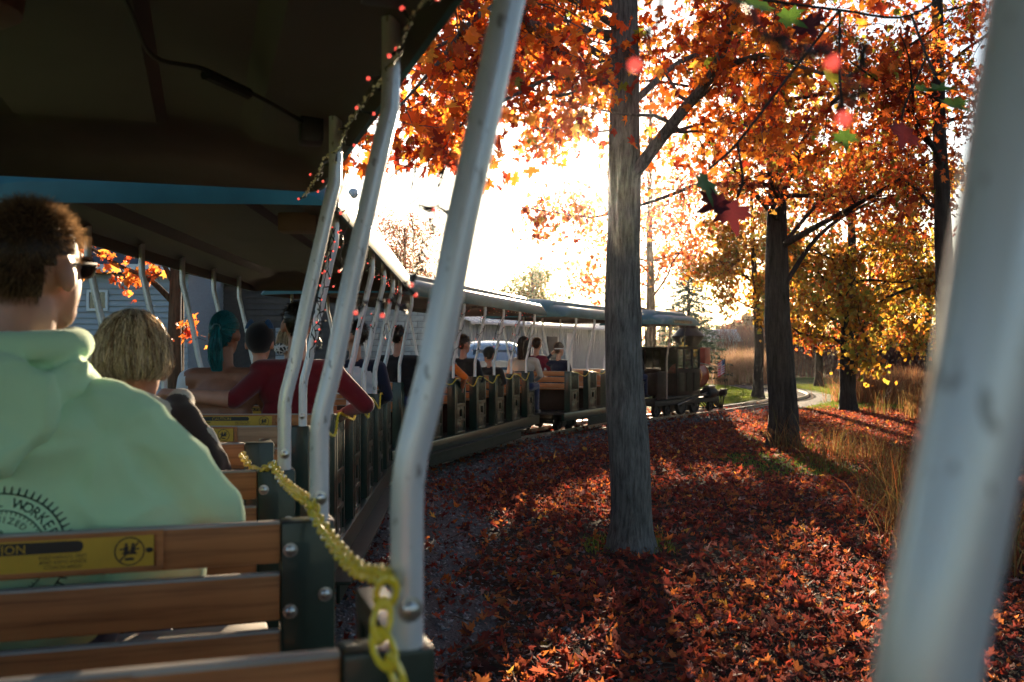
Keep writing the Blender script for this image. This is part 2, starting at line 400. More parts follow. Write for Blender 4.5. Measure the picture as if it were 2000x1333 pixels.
n1 = noise_tex(nt, 0.8, 6, 0.6); n2 = noise_tex(nt, 30, 4, 0.6)
r1 = ramp(nt, [(0.35, (0.065, 0.10, 0.02)), (0.55, (0.12, 0.16, 0.03)), (0.75, (0.17, 0.16, 0.05))]); nt.links.new(n1.outputs['Fac'], r1.inputs[0])
r2 = ramp(nt, [(0.3, (0.5, 0.5, 0.5)), (0.7, (1, 1, 1))]); nt.links.new(n2.outputs['Fac'], r2.inputs[0])
mx = nt.nodes.new('ShaderNodeMix'); mx.data_type = 'RGBA'; mx.blend_type = 'MULTIPLY'; mx.inputs['Factor'].default_value = 0.8
nt.links.new(r1.outputs[0], mx.inputs['A']); nt.links.new(r2.outputs[0], mx.inputs['B'])
at_ = nt.nodes.new('ShaderNodeAttribute'); at_.attribute_name = 'soil'
n3 = noise_tex(nt, 12, 5); r3 = ramp(nt, [(0.3, (0.020, 0.013, 0.009)), (0.7, (0.055, 0.036, 0.022))]); nt.links.new(n3.outputs['Fac'], r3.inputs[0])
mx2 = nt.nodes.new('ShaderNodeMix'); mx2.data_type = 'RGBA'; nt.links.new(at_.outputs['Fac'], mx2.inputs['Factor'])
nt.links.new(mx.outputs['Result'], mx2.inputs['A']); nt.links.new(r3.outputs[0], mx2.inputs['B']); nt.links.new(mx2.outputs['Result'], b.inputs['Base Color'])
b.inputs['Roughness'].default_value = 1.0; b.inputs['Specular IOR Level'].default_value = 0.1; bump(nt, b, n2.outputs['Fac'], 0.6, 0.05)
gm.materials.append(m)
soil = np.clip((27 - pts[:, 1]) / 5, 0, 1) * np.clip((pts[:, 0] + 3) / 2, 0, 1)
a_ = gm.attributes.new('soil', 'FLOAT', 'POINT'); a_.data.foreach_set('value', soil.astype(np.float32))
ground = link(bpy.data.objects.new('ground', gm)); tag(ground, kind='structure')
BVH_G = BVHTree.FromPolygons([tuple(v.co) for v in gm.vertices], faces)
def gz(x, y):
    h = BVH_G.ray_cast(Vector((x, y, 5)), Vector((0, 0, -1)))
    return h[0].z if h[0] else 0.0

# ballast bed: a low bank along the track
mat('gravel', (0.075, 0.070, 0.068), 0.9, var=0.5, scale=70, bmp=1.0, bdist=0.03, detail=3)
mat('stone_grey', (0.19, 0.195, 0.21), 0.85, var=0.35, scale=30)
mb = MB(); prof = [(-1.75, -0.10), (-1.25, -0.055), (-0.75, -0.022), (0, -0.018), (0.75, -0.022), (1.15, -0.046), (1.75, -0.115)]
V = []; F = []
for i, p in enumerate(LINE):
    d = (LINE[min(i + 1, len(LINE) - 1)] - LINE[max(i - 1, 0)]).normalized(); rt = Vector((d.y, -d.x, 0))
    for x, z in prof:
        x = x * (1 if p.y < 25 else max(.66, 1 - (p.y - 25) * .06)); V.append(p + rt * (x + (0.10 + (0.42 if x > 1.2 else .18 if x > 1 else 0)) * noise.noise((p.x * 1.1, p.y * 1.1, 2.0)) + .08 * noise.noise((p.x * 3, p.y * 3, x))) + Vector((0, 0, z)))
k = len(prof)
for i in range(len(LINE) - 1):
    for j in range(k - 1): F.append((i * k + j, i * k + j + 1, (i + 1) * k + j + 1, (i + 1) * k + j))
mb.add(V, F); bed = mb.build('ballast_bed', 'gravel'); tag(bed, kind='structure')
BVH_B = BVHTree.FromPolygons([tuple(p) for p in V], F)
def top_zs(P, d):
    i = np.clip(np.searchsorted(xs, P[:, 0]) - 1, 0, len(xs) - 2); j = np.clip(np.searchsorted(ys, P[:, 1]) - 1, 0, len(ys) - 2); Z = zz.reshape(len(ys), nx)
    u = (P[:, 0] - xs[i]) / (xs[i + 1] - xs[i]); v = (P[:, 1] - ys[j]) / (ys[j + 1] - ys[j])
    z = (Z[j, i] * (1 - u) + Z[j, i + 1] * u) * (1 - v) + (Z[j + 1, i] * (1 - u) + Z[j + 1, i + 1] * u) * v
    for k in np.nonzero(d < 2.3)[0]:
        h = BVH_B.ray_cast(Vector((P[k, 0], P[k, 1], 3)), Vector((0, 0, -1)))
        if h[0]: z[k] = max(z[k], h[0].z)
    return z
def top_z(x, y):
    h = BVH_B.ray_cast(Vector((x, y, 3)), Vector((0, 0, -1)))
    return max(gz(x, y), h[0].z if h[0] else -9)
# track: rails and sleepers
track = empty('railway_track', (0, 0, 0)); tag(track, kind='structure')
for s in (-1, 1):
    mb = MB(); V = []; F = []
    rp = [(-0.035, -0.02), (-0.035, -0.008), (-0.008, 0.0), (-0.008, 0.040), (-0.02, 0.045), (-0.02, 0.06), (0.02, 0.06), (0.02, 0.045), (0.008, 0.040), (0.008, 0.0), (0.035, -0.008), (0.035, -0.02)]
    for i, p in enumerate(LINE):
        d = (LINE[min(i + 1, len(LINE) - 1)] - LINE[max(i - 1, 0)]).normalized(); rt = Vector((d.y, -d.x, 0))
        for x, z in rp: V.append(p + rt * (s * 0.31 + x) + Vector((0, 0, z)))
    k = len(rp)
    for i in range(len(LINE) - 1):
        for j in range(k): F.append((i * k + j, (i + 1) * k + j, (i + 1) * k + (j + 1) % k, i * k + (j + 1) % k))
    mb.add(V, F); mb.build('rail', 'rail_steel', track, smooth=False)
wood('sleeper_wood', (0.10, 0.075, 0.055), (0.03, 0.022, 0.016), 0.85)
sm = MB().box((0, 0, 0), (1.15, 0.15, 0.09), 0, bev=0.012).data('sleeper', 'sleeper_wood')
acc = 0.0
for i in range(len(LINE) - 1):
    a, b_ = LINE[i], LINE[i + 1]; L = (b_ - a).length; d = (b_ - a).normalized()
    while acc < L:
        p = a + d * acc
        if -1 < p.y < 55: inst('sleeper', sm, track, (p.x, p.y, -0.054), (0, 0, math.atan2(-d.x, d.y) + random.uniform(-.03, .03)))
        acc += 0.46
    acc -= L

# ------------------------------------------------------------------ coaches
BELT = 1.119; PT = 2.084
def canopy_meshes(y0, y1):
    out = [(0.78, 2.055), (0.79, 2.075), (0.79, 2.165), (0.775, 2.20), (0.73, 2.235), (0.64, 2.255), (0.55, 2.262), (0.52, 2.275), (0.505, 2.33), (0.47, 2.355), (0.25, 2.385), (0.0, 2.395)]
    out = out + [(-x, z) for x, z in out[-2::-1]]
    ce = [(0.765, 2.055), (0.755, 2.12), (0.70, 2.150), (0.52, 2.165), (0.47, 2.215), (0.24, 2.235), (0.21, 2.20), (0.0, 2.205)]
    ce = ce + [(-x, z) for x, z in ce[-2::-1]]
    L = y1 - y0; st = [0, .006, .03, .07, .12, .18, .26, .36] + [0.36 + (L - .72) * t / 6 for t in range(1, 6)] + [L - v for v in (.36, .26, .18, .12, .07, .03, .006, 0)]
    def sweep(prof, lo, full):
        V = []; F = []
        for y in st:
            e = min(y, L - y); q = min(1.0, e / 0.36); s = lo + (1 - lo) * math.sqrt(max(0, 1 - (1 - q) ** 2)); wq = 1 - 0.045 * (1 - min(1, e / 0.12)) ** 2
            for x, z in prof: h_ = (z - 2.055) * q + (1 - q) * (.24 if full == 2 else .255) * max(0, 1 - abs(x / .80) ** 6) * (1 if z > 2.09 else (z - 2.055) / .035); V.append((x * wq, y0 + y, 2.055 + h_ * s))
        n = len(prof)
        for i in range(len(st) - 1):
            for j in range(n - 1): F.append((i * n + j, i * n + j + 1, (i + 1) * n + j + 1, (i + 1) * n + j))
        return V, F, n
    a = MB(); V, F, n = sweep(out, 0.36, 1); a.add(V, F)
    V2, F2, n2 = sweep(ce, 0.02, 2)
    # end faces: rim between shell and ceiling, and the side lips
    N = len(V); rim = MB(); rim.v = V + V2
    last = (len(st) - 1)
    for base in (0, last):
        o = list(range(base * n, base * n + n)); c = list(range(N + base * n2, N + base * n2 + n2))
        k = 0
        for j in range(n - 1):
            kk = round((j + 1) * (n2 - 1) / (n - 1))
            if kk > k: rim.f.append((o[j], o[j + 1], c[kk], c[k])); rim.m.append(0); k = kk
            else: rim.f.append((o[j], o[j + 1], c[k])); rim.m.append(0)
    for i in range(last):
        for j, j2 in ((0, 0), (n - 1, n2 - 1)):
            rim.f.append((i * n + j, (i + 1) * n + j, N + (i + 1) * n2 + j2, N + i * n2 + j2)); rim.m.append(0)
    a.add(rim.v, rim.f)
    c = MB(); c.add(V2, [f[::-1] for f in F2])
    return a, c
def pole_mb(s=1):
    pts = [(.58, 1.1165), (.58, 1.27), (.581, 1.30), (.586, 1.335), (.595, 1.37), (.61, 1.43), (.643, 1.60), (.684, 1.785), (.700, 1.86), (.711, 1.905), (.722, 1.95), (.724, 2.0), (.724, 2.14)]
    return MB().tube([(s * x, 0, z) for x, z in pts], 0.0192, 16)
bolt_d = MB().lathe([(0.0, -0.002), (0.0145, 0.0), (0.0145, 0.002), (0.009, 0.0025), (0.009, 0.007), (0.006, 0.009), (0.0, 0.009)], 12, axis='y').data('bolt', 'steel')
for v in bolt_d.vertices: v.co.y *= -1
bolt_d.flip_normals()
pole_d = {s: pole_mb(s).data('pole', 'pole_paint') for s in (-1, 1)}
def slat_data(L, d, h, pale=False):
    mb = MB().box((0, 0, 0), (L, d, h), 0, bev=0.006)
    for i, f in enumerate(mb.f):
        if all(mb.v[k][2] > h / 2 - 0.0065 for k in f): mb.m[i] = 1
    return mb.data('slat', ['slat_wood_pale' if pale else 'slat_wood', 'slat_edge'])
back_d = [slat_data(1.008, 0.024, h) for h in (0.083, 0.094, 0.086)]; back_pale = slat_data(1.008, 0.024, 0.083, True)
seat_d = slat_data(1.008, 0.088, 0.022)
post_d = MB().box((0, 0, 0.75), (0.105, 0.062, 0.735), 0, bev=0.007).data('end_post', 'coach_green')
sp = MB()
def fr(y0, y1, z0, z1, t=0.03, mi=0): sp.box((0, (y0 + y1) / 2, (z0 + z1) / 2), (t, y1 - y0, z1 - z0), mi, bev=0.003)
fr(0.04, 0.078, 0.401, 1.095); fr(0.362, 0.40, 0.401, 1.075); fr(0.0785, 0.3615, 1.062, 1.10, 0.044); fr(0.0785, 0.3615, 0.745, 0.79); fr(0.0785, 0.3615, 0.555, 0.585); fr(0.0785, 0.3615, 0.401, 0.435)
for i in range(6): fr(0.112 + i * 0.043, 0.130 + i * 0.043, 0.79, 1.062, 0.02)
fr(0.10, 0.17, 0.585, 0.745, 0.018); fr(0.27, 0.34, 0.585, 0.745, 0.018); fr(0.17, 0.27, 0.585, 0.62, 0.018); fr(0.17, 0.27, 0.71, 0.745, 0.018)
fr(0.0785, 0.3615, 0.435, 0.555, 0.008)  # fill added in the lower opening to hide the bright ground behind
sp.tube([(0, 0.22 + 0.085 * math.cos(t), 0.495 + 0.055 * math.sin(t)) for t in np.linspace(0, 2 * math.pi, 17)], 0.008, 6)
side_d = sp.data('side_panel', 'coach_green')
# caution plate printed on the bench backs
pm = MB(); pm.box((0, 0, 0), (0.54, 0.003, 0.059), 0)
yb = -0.0022
def rrect(x0, x1, z0, z1, r, mi):
    V = []
    for cx, cz, a0 in ((x1 - r, z1 - r, 0), (x0 + r, z1 - r, 90), (x0 + r, z0 + r, 180), (x1 - r, z0 + r, 270)):
        for k in range(6): a = R(a0 + 18 * k); V.append((cx + r * math.cos(a), yb, cz + r * math.sin(a)))
    pm.add(V, [tuple(range(len(V)))[::-1]], mi)
rrect(-0.147, 0.147, 0.004, 0.0255, 0.0095, 1)
text_mb(pm, 'CAUTION', 0.0225, (0, -0.0028, 0.0068), (1, 0, 0), (0, 0, 1), 0)
for i, s in enumerate(('KEEP HANDS, FEET', 'AND ARMS INSIDE', 'COACH AREA!')):
    text_mb(pm, s, 0.0098, (0.113, -0.0022, -0.0065 - i * 0.0092), (1, 0, 0), (0, 0, 1), 1)
for i in range(3):          # the left-hand lines are too small to read in the photograph
    x = -0.158
    while x < -0.075 - 0.006 * i:
        w_ = random.uniform(.008, .02); pm.add([(x, yb, -0.006 - i * .0092), (x + w_, yb, -0.006 - i * .0092), (x + w_, yb, -0.0005 - i * .0092), (x, yb, -0.0005 - i * .0092)], [(0, 1, 2, 3)], 1); x += w_ + 0.004
for cx in (-0.227, 0.227):  # ring with a seated pair and a slash
    n = 28
    for r0, r1 in ((0.0245, 0.0268),):
        V = [(cx + q * math.cos(2 * math.pi * k / n), yb, q * math.sin(2 * math.pi * k / n)) for k in range(n) for q in (r0, r1)]
        pm.add(V, [(2 * k, 2 * k + 1, (2 * k + 3) % (2 * n), (2 * k + 2) % (2 * n)) for k in range(n)], 1)
    for x, z, w_, h_ in ((-.006, .003, .008, .013), (.006, .003, .008, .013), (-.006, .0125, .005, .005), (.006, .0125, .005, .005), (0, -.004, .026, .004), (0, -.0145, .016, .005), (-.013, .004, .008, .003), (.013, .004, .008, .003)):
        pm.add([(cx + x - w_ / 2, yb, z - h_ / 2), (cx + x + w_ / 2, yb, z - h_ / 2), (cx + x + w_ / 2, yb, z + h_ / 2), (cx + x - w_ / 2, yb, z + h_ / 2)], [(0, 1, 2, 3)], 1)
    pm.add([(cx - .0178, yb - .0004, -.0158), (cx - .0158, yb - .0004, -.0178), (cx + .0178, yb - .0004, .0158), (cx + .0158, yb - .0004, .0178)], [(0, 1, 2, 3)], 1)
plate_d = pm.data('caution_plate', ['sign_yellow', 'sign_black'], smooth=False)
frame_d = MB().box((0, 0, 0.033), (0.575, 0.006, 0.008)).box((0, 0, -0.033), (0.575, 0.006, 0.008)).box((-0.281, 0, 0), (0.012, 0.006, 0.058)).box((0.281, 0, 0), (0.012, 0.006, 0.058)).data('plate_frame', 'slat_wood')
screw_d = MB().sphere((0, 0, 0), (0.007, 0.004, 0.005), 8, 5).data('plate_screw', 'dark_plastic')
wheel_d = MB().lathe([(0.0, -0.04), (0.05, -0.04), (0.055, -0.02), (0.135, -0.015), (0.145, -0.035), (0.165, -0.035), (0.168, 0.02), (0.185, 0.025), (0.185, 0.038), (0.0, 0.038)], 24, axis='x').data('wheel', 'iron')

blocker_d = MB().box((0, 0, 0), (1.1, 0.02, 0.38), bev=0.004).data('under_seat_blocker', 'loco_maroon')  # dark board added below each seat to block sunlit ground showing through
def bench(coach, y, plate=False, bolts=False, pale=False, detail=True):
    bn = empty('bench', (0, y, 0), 0, coach)
    for d, z in zip([back_pale if pale else back_d[0], back_d[1], back_d[2]], (1.0775, 0.971, 0.863)):
        inst('slat', d, bn, (0, 0.0, z))
    for i in range(4): inst('slat', seat_d, bn, (0, 0.075 + i * 0.098, 0.80))
    inst('under_seat_blocker', blocker_d, bn, (0, 0.395, 0.59))
    for s in (-1, 1):
        inst('end_post', post_d, bn, (s * 0.5575, 0.012, 0))
        if bolts:
            for x, z in ((0.522, 1.063), (0.522, 0.943), (0.590, 0.972)): inst('bolt', bolt_d, bn, (s * x, -0.021, z))
    if plate:
        inst('caution_plate', plate_d, bn, (0, -0.0155, 1.078)); inst('plate_frame', frame_d, bn, (0, -0.0155, 1.078))
        if bolts: inst('plate_screw', screw_d, bn, (0.262, -0.019, 1.079)); inst('plate_screw', screw_d, bn, (-0.262, -0.019, 1.079))
    return bn
def coach(fr_, label, rows, pole_rows, y0, y1, plates=(), bolts=(), p0shift=0.0, pale=(), trucks=()):
    c = empty('open_coach', fr_.o, fr_.rz); tag(c, label, 'coach', 'open coaches of the park train')
    a, ce = canopy_meshes(y0, y1)
    can = a.build('canopy', 'canopy_teal', c); ce.build('ceiling', 'ceiling_brown', can)
    ymin, ymax = min(rows) * SP, max(rows) * SP
    MB().box((0, (ymin + ymax) / 2 + .2, 0.375), (1.17, ymax - ymin + 1.0, 0.045), bev=0.006).build('floor', 'iron', c)
    for s in (-1, 1):
        b1 = MB().box((s * 0.60, (ymin + ymax) / 2 + .2, 0.325), (0.055, ymax - ymin + 1.0, 0.145), bev=0.008).build('side_sill', 'coach_green', c)
        MB().box((s * 0.66, (ymin + ymax) / 2 + .1, 0.268), (0.15, ymax - ymin - 0.9, 0.02), bev=0.004).build('running_board', 'skirt_green', b1)
        MB().box((s * 0.645, (ymin + ymax) / 2 + .1, 0.185), (0.02, ymax - ymin - 1.3, 0.142), bev=0.005).build('skirt', 'skirt_green', b1)
    for r_ in rows:
        bench(c, r_ * SP, r_ in plates, r_ in bolts, r_ in pale)
        for s in (-1, 1): inst('side_panel', side_d, c, (s * 0.598, r_ * SP, 0))
    for r_ in pole_rows:
        for s in (-1, 1):
            p = inst('pole', pole_d[s], c, (p0shift * .40 if r_ == 0 and s == 1 else 0, r_ * SP + (p0shift if r_ == 0 and s == 1 else 0), 0))
            if r_ in bolts or fr_ is C2: inst('bolt', bolt_d, p, (s * 0.58, -0.0185, 1.162))
    for y in trucks:
        t = MB().box((0, y, 0.20), (0.5, 0.10, 0.10), bev=0.01).box((0.38, y, 0.185), (0.05, 0.75, 0.07), bev=0.01).box((-0.38, y, 0.185), (0.05, 0.75, 0.07), bev=0.01)
        for s in (-1, 1):
            for k in (-1, 1): t.box((s * 0.40, y + k * 0.26, 0.19), (0.07, 0.14, 0.13), bev=0.015)
            t.tube([(s * 0.41, y + 0.05 * math.cos(q * 1.1), 0.13 + q * 0.006) for q in range(24)], 0.008, 5)
        t = t.build('bogie', 'iron', c)
        for s in (-1, 1):
            for k in (-1, 1): inst('wheel', wheel_d, t, (s * 0.31, y + k * 0.26, 0.235), (0, 0, 0 if s < 0 else math.pi))
    cp = MB().tube([(0, ymax + 0.4, 0.30), (0, ymax + 0.9, 0.30)], 0.03, 8).box((0, ymax + 0.92, 0.30), (0.12, 0.10, 0.09), bev=0.01).build('coupler', 'iron', c)
    return c
coach1 = coach(C1, 'open coach at the front left whose dark ceiling fills the top of the picture', [-1, 0, 1, 2, 3, 4], [-1, 0, 1, 2, 3], -2.3, 3.50, plates=(1, 2), bolts=(1, 2, 3), p0shift=0.09, trucks=(-0.6, 2.95))
coach2 = coach(C2, 'second open coach, teal canopy rim above the couple on its bench', [0, 1, 2, 3, 4, 5], [0, 1, 2, 3, 4, 5], -0.47, 5.13, plates=(0, 1, 2), pale=(0,), trucks=(0.45, 4.1))
coach3 = coach(C3, 'third open coach with a sunlit canopy edge and the child in orange', [0, 1, 2, 3, 4, 5, 6], [0, 1, 2, 3, 4, 5, 6], -0.62, 5.95, trucks=(0.5, 4.9))
coach4 = coach(C4, 'fourth coach just left of the big grey tree trunk, partly hidden by it', [0, 1, 2, 3], [0, 1, 2, 3], -0.7, 3.25, trucks=(0.4, 2.5))
# coach 1 fittings under its ceiling: speaker, junction boxes, cable with plug
MB().lathe([(0.0, -0.06), (0.10, -0.06), (0.125, -0.045), (0.13, 0.0), (0.0, 0.0)], 28, c=(-0.13, 2.02, 2.20)).build('ceiling_speaker', 'speaker_grey', coach1)
MB().box((0.665, 2 * SP + 1.0, 2.125), (0.07, 0.09, 0.09), bev=0.012).build('junction_box', 'dark_plastic', coach1)
MB().box((0.665, 1 * SP + 0.62, 2.125), (0.08, 0.09, 0.09), bev=0.012).build('junction_box', 'dark_plastic', coach1)
MB().tube(catmull([(0.12, 1.4, 2.20), (0.20, 1.95, 2.185), (0.24, 2.25, 2.16), (0.36, 2.35, 2.165), (0.50, 2.52, 2.15), (0.62, 2.70, 2.14), (0.66, 2.76, 2.13)], 6), 0.006, 6).tube([(0.36, 2.35, 2.155), (0.47, 2.475, 2.145)], 0.016, 8).build('ceiling_cable', 'wire_black', coach1)
MB().box((0.45, 0.65, 2.13), (0.20, 0.14, 0.10), bev=0.015).build('ceiling_speaker', 'speaker_grey', coach2)
bs = [o for o in coach2.children if o.name.startswith('bench')]
MB().box((0, 0, 0), (0.045, 0.002, 0.045), rot=Matrix.Rotation(R(32), 3, 'Y')).build('sticker', 'sticker_white', bs[0]).location = (0.15, -0.0165, 1.08)

# ------------------------------------------------------------------ locomotive
loco = empty('steam_locomotive', LC.o, LC.rz); tag(loco, 'dark maroon steam locomotive with a diamond smokestack at the head of the train', 'locomotive')
MB().box((0, 1.6, 0.36), (0.86, 3.2, 0.12), bev=0.01).box((0.47, 1.55, 0.47), (0.10, 2.3, 0.05), bev=0.008).box((-0.47, 1.55, 0.47), (0.10, 2.3, 0.05), bev=0.008).build('frame', 'iron', loco)
cab = MB()
for s in (-1, 1):
    cab.box((s * 0.50, 1.42, 0.80), (0.04, 1.12, 0.60), 0, bev=0.006)
    for y in (0.88, 1.22, 1.60, 1.96): cab.box((s * 0.50, y, 1.325), (0.045, 0.05, 0.45), 0, bev=0.004)
    cab.box((s * 0.50, 1.42, 1.56), (0.05, 1.14, 0.045), 0, bev=0.004)
    for y in (1.05, 1.41, 1.78): cab.box((s * 0.524, y, 0.80), (0.012, 0.26, 0.42), 1, bev=0.004)
cab.box((0, 1.97, 1.05), (0.96, 0.04, 1.06), 0, bev=0.005).box((0, 1.42, 1.585), (1.10, 1.22, 0.02), 2, bev=0.004).box((0, 0.88, 0.75), (0.96, 0.04, 0.5), 0, bev=0.005)
cabo = cab.build('cab', ['loco_maroon', 'loco_olive', 'loco_olive'], loco)
for s in (-1, 1):
    for y, w_ in ((1.05, .29), (1.41, .33), (1.78, .31)): MB().box((s * 0.50, y, 1.325), (0.008, w_, 0.42)).build('window_pane', 'window_glass', cabo)
for s in (-1, 1): MB().tube([(s * .5, 1.25, 1.60), (s * .5, 1.25, 2.13)], 0.018, 8).build('roof_post', 'dark_plastic', loco); MB().tube([(s * .52, 0.35, 0.45), (s * .53, 0.35, 1.35), (s * .60, 0.35, 1.8), (s * .62, .35, 2.13)], 0.022, 8).build('roof_post', 'post_pink', loco)
MB().box((0.52, 0.1, 0.75), (0.05, 0.4, 0.6), bev=0.02).build('tender_side', 'loco_maroon', loco)
a, ce = canopy_meshes(-0.35, 1.55); rf = a.build('roof', 'canopy_teal', loco); ce.build('ceiling', 'ceiling_brown', rf)
rf2 = MB().box((0.792, 0.6, 2.125), (0.008, 0.9, 0.075), 0, bev=0.003)
for i in range(9): rf2.torus((0.7965, 0.26 + i * 0.085, 2.125), 0.022, 0.004, 10, 4, 1, Matrix.Rotation(R(90), 3, 'Y'), 1.0)
rf2.build('scroll_panel', ['coach_green', 'brass'], rf)
MB().lathe([(0.0, 1.95), (0.30, 1.95), (0.30, 2.95), (0.27, 3.0), (0.0, 3.0)], 24, axis='y', c=(0, 0, 0.92)).build('boiler', 'loco_red', loco)
for y in (2.1, 2.5, 2.9): MB().lathe([(0.303, y - 0.015), (0.308, y - 0.015), (0.308, y + .015), (0.303, y + .015)], 24, axis='y', c=(0, 0, 0.92)).build('boiler_band', 'brass', loco)
MB().lathe([(0.0, 1.18), (0.17, 1.18), (0.14, 1.30), (0.15, 1.52), (0.38, 1.83), (0.385, 1.85), (0.20, 2.04), (0.21, 2.06), (0.21, 2.08), (0.17, 2.08), (0.15, 2.0), (0, 2.0)], 28, c=(0, 2.42, 0)).build('smokestack', 'stack_black', loco)
hl = MB().box((0, 3.12, 1.36), (0.34, 0.30, 0.40), 0, bev=0.012).lathe([(0.0, 3.27), (0.13, 3.27), (0.145, 3.30), (0.13, 3.31), (0, 3.31)], 18, 1, (0, 0, 1.36), 'y').box((0, 3.12, 1.57), (0.38, 0.34, 0.02), 0, bev=0.004)
hl.box((0, 3.1, 1.12), (0.30, 0.26, 0.03), 2).build('headlamp', ['loco_red', 'brass', 'steel'], loco)
MB().lathe([(0.0, 1.60), (0.10, 1.60), (0.10, 1.63), (0.03, 1.64), (0.03, 1.70), (0.0, 1.70)], 14, c=(0.28, 1.62, 0)).lathe([(0.0, 1.82), (0.02, 1.81), (0.045, 1.76), (0.06, 1.71), (0.0, 1.70)], 14, c=(0.28, 1.62, 0)).build('bell', 'brass', loco)
for s in (-1, 1):
    MB().lathe([(0.0, 2.45), (0.12, 2.45), (0.13, 2.48), (0.13, 2.80), (0.12, 2.83), (0, 2.83)], 20, axis='y', c=(s * 0.44, 0, 0.52)).build('steam_cylinder', 'iron', loco)
    MB().box((s * 0.44, 2.64, 0.665), (0.15, 0.36, 0.05), bev=0.012).build('steam_chest', 'steel', loco)
    MB().tube([(s * .47, 2.7, 0.56), (s * .47, 1.7, 0.42), (s * .46, 1.0, 0.30)], 0.018, 6).build('piston_rod', 'steel', loco)
    for y, r_ in ((0.25, .8), (0.75, .8), (1.45, 1.35), (2.1, 1.35), (2.95, .75)):
        w_ = inst('wheel', wheel_d, loco, (s * 0.31, y, 0.06 + 0.17 * r_), (0, 0, 0 if s < 0 else math.pi)); w_.scale = (1, r_, r_)
    MB().tube([(s * .42, 2.15, 1.22), (s * .42, 3.3, 1.10)], 0.012, 6).build('handrail', 'steel', loco)
MB().box((0, 3.38, 0.50), (1.05, 0.14, 0.10), bev=0.01).box((0.46, 3.42, 0.565), (0.16, 0.14, 0.03), bev=0.005).build('pilot_beam', 'stack_black', loco)
pl = MB()
for i in range(11):
    x = -0.45 + 0.09 * i; pl.bar((x, 3.44, 0.46), (x * 0.55, 4.02 - abs(x) * 0.6, 0.10), 0.03, 0.03)
pl.bar((-0.46, 3.43, 0.09), (0, 4.04, 0.09), 0.04, 0.04).bar((0.46, 3.43, 0.09), (0, 4.04, 0.09), 0.04, 0.04).box((0, 3.46, 0.43), (0.96, 0.05, 0.04)).build('pilot', 'stack_black', loco)
fl = MB(); W, H = 0.30, 0.20; nxf, nzf = 14, 13
def fpt(u, v): return (0.47 - 0.10 * u - 0.02 * math.sin(u * 7), 3.45 - 0.20 * u + 0.03 * math.sin(u * 8), 1.32 - (0.36) * v - 0.10 * u)
for i in range(nxf):
    for j in range(nzf):
        u0, u1, v0, v1 = i / nxf, (i + 1) / nxf, j / nzf, (j + 1) / nzf
        mi = 2 if (u0 < 0.3 and j < 5) else (0 if j % 2 == 0 else 1)
        fl.add([fpt(u0, v0), fpt(u1, v0), fpt(u1, v1), fpt(u0, v1)], [(0, 1, 2, 3)], mi)
MB().tube([(0.47, 3.45, 0.56), (0.47, 3.45, 1.38)], 0.008, 6).build('flag_staff', 'dark_plastic', loco)
cloth('flag_red', (0.45, 0.02, 0.025)); fl.build('flag', ['flag_red', 'cloth_white', 'cloth_blue'], loco)
MB().box((-.2, 0.10, 0.80), (0.5, 0.36, 0.05), bev=0.02).box((-.2, -0.10, 1.0), (0.5, 0.05, 0.35), bev=0.02).build('driver_seat', 'dark_plastic', loco)
# ------------------------------------------------------------------ leaves
_half = [(0.03, -0.40), (0.30, -0.46), (0.27, -0.20), (0.70, -0.16), (0.58, 0.04), (0.80, 0.34), (0.48, 0.26), (0.40, 0.40), (0.20, 0.30), (0.17, 0.62), (0.0, 0.98)]
def leaf_tmpl(half):
    out = half + [(-x, y) for x, y in half[-2::-1]]
    V = [(0, 0.05, 0)] + [(x, y, 0.0) for x, y in out]
    V = np.array(V) * 0.62
    V[:, 2] = 0.32 * (V[:, 0] ** 2 + 0.6 * V[:, 1] ** 2) + 0.10 * np.abs(V[:, 0])
    n = len(out); return V, np.array([(0, i + 1, i + 2) for i in range(n - 1)] + [(0, n, 1)])
LEAF0 = leaf_tmpl(_half)
LEAF1 = leaf_tmpl([(0.10, -0.40), (0.62, -0.22), (0.34, 0.04), (0.72, 0.42), (0.24, 0.34), (0.0, 0.95)])
_v = np.array([(0, -0.5, 0), (0.42, 0.0, 0.08), (0, 0.55, 0), (-0.42, 0.0, 0.08)]); LEAF2 = (_v, np.array([(0, 1, 2), (0, 2, 3)]))
def unit(a): return a / (np.linalg.norm(a, axis=1, keepdims=True) + 1e-9)
def rots(N, T):
    """rotation matrices with z along N and y near T"""
    N = unit(N); T = unit(T - N * np.sum(N * T, 1, keepdims=True)); X = np.cross(T, N); return np.stack([X, T, N], 2)
def pick(pal, n, jit=0.18):
    cols = np.array([c for c, w in pal]); w = np.array([w for c, w in pal], float); w /= w.sum()
    return cols[rng.choice(len(cols), n, p=w)] * (1 + rng.normal(0, jit, (n, 1))).clip(0.45, 1.7)
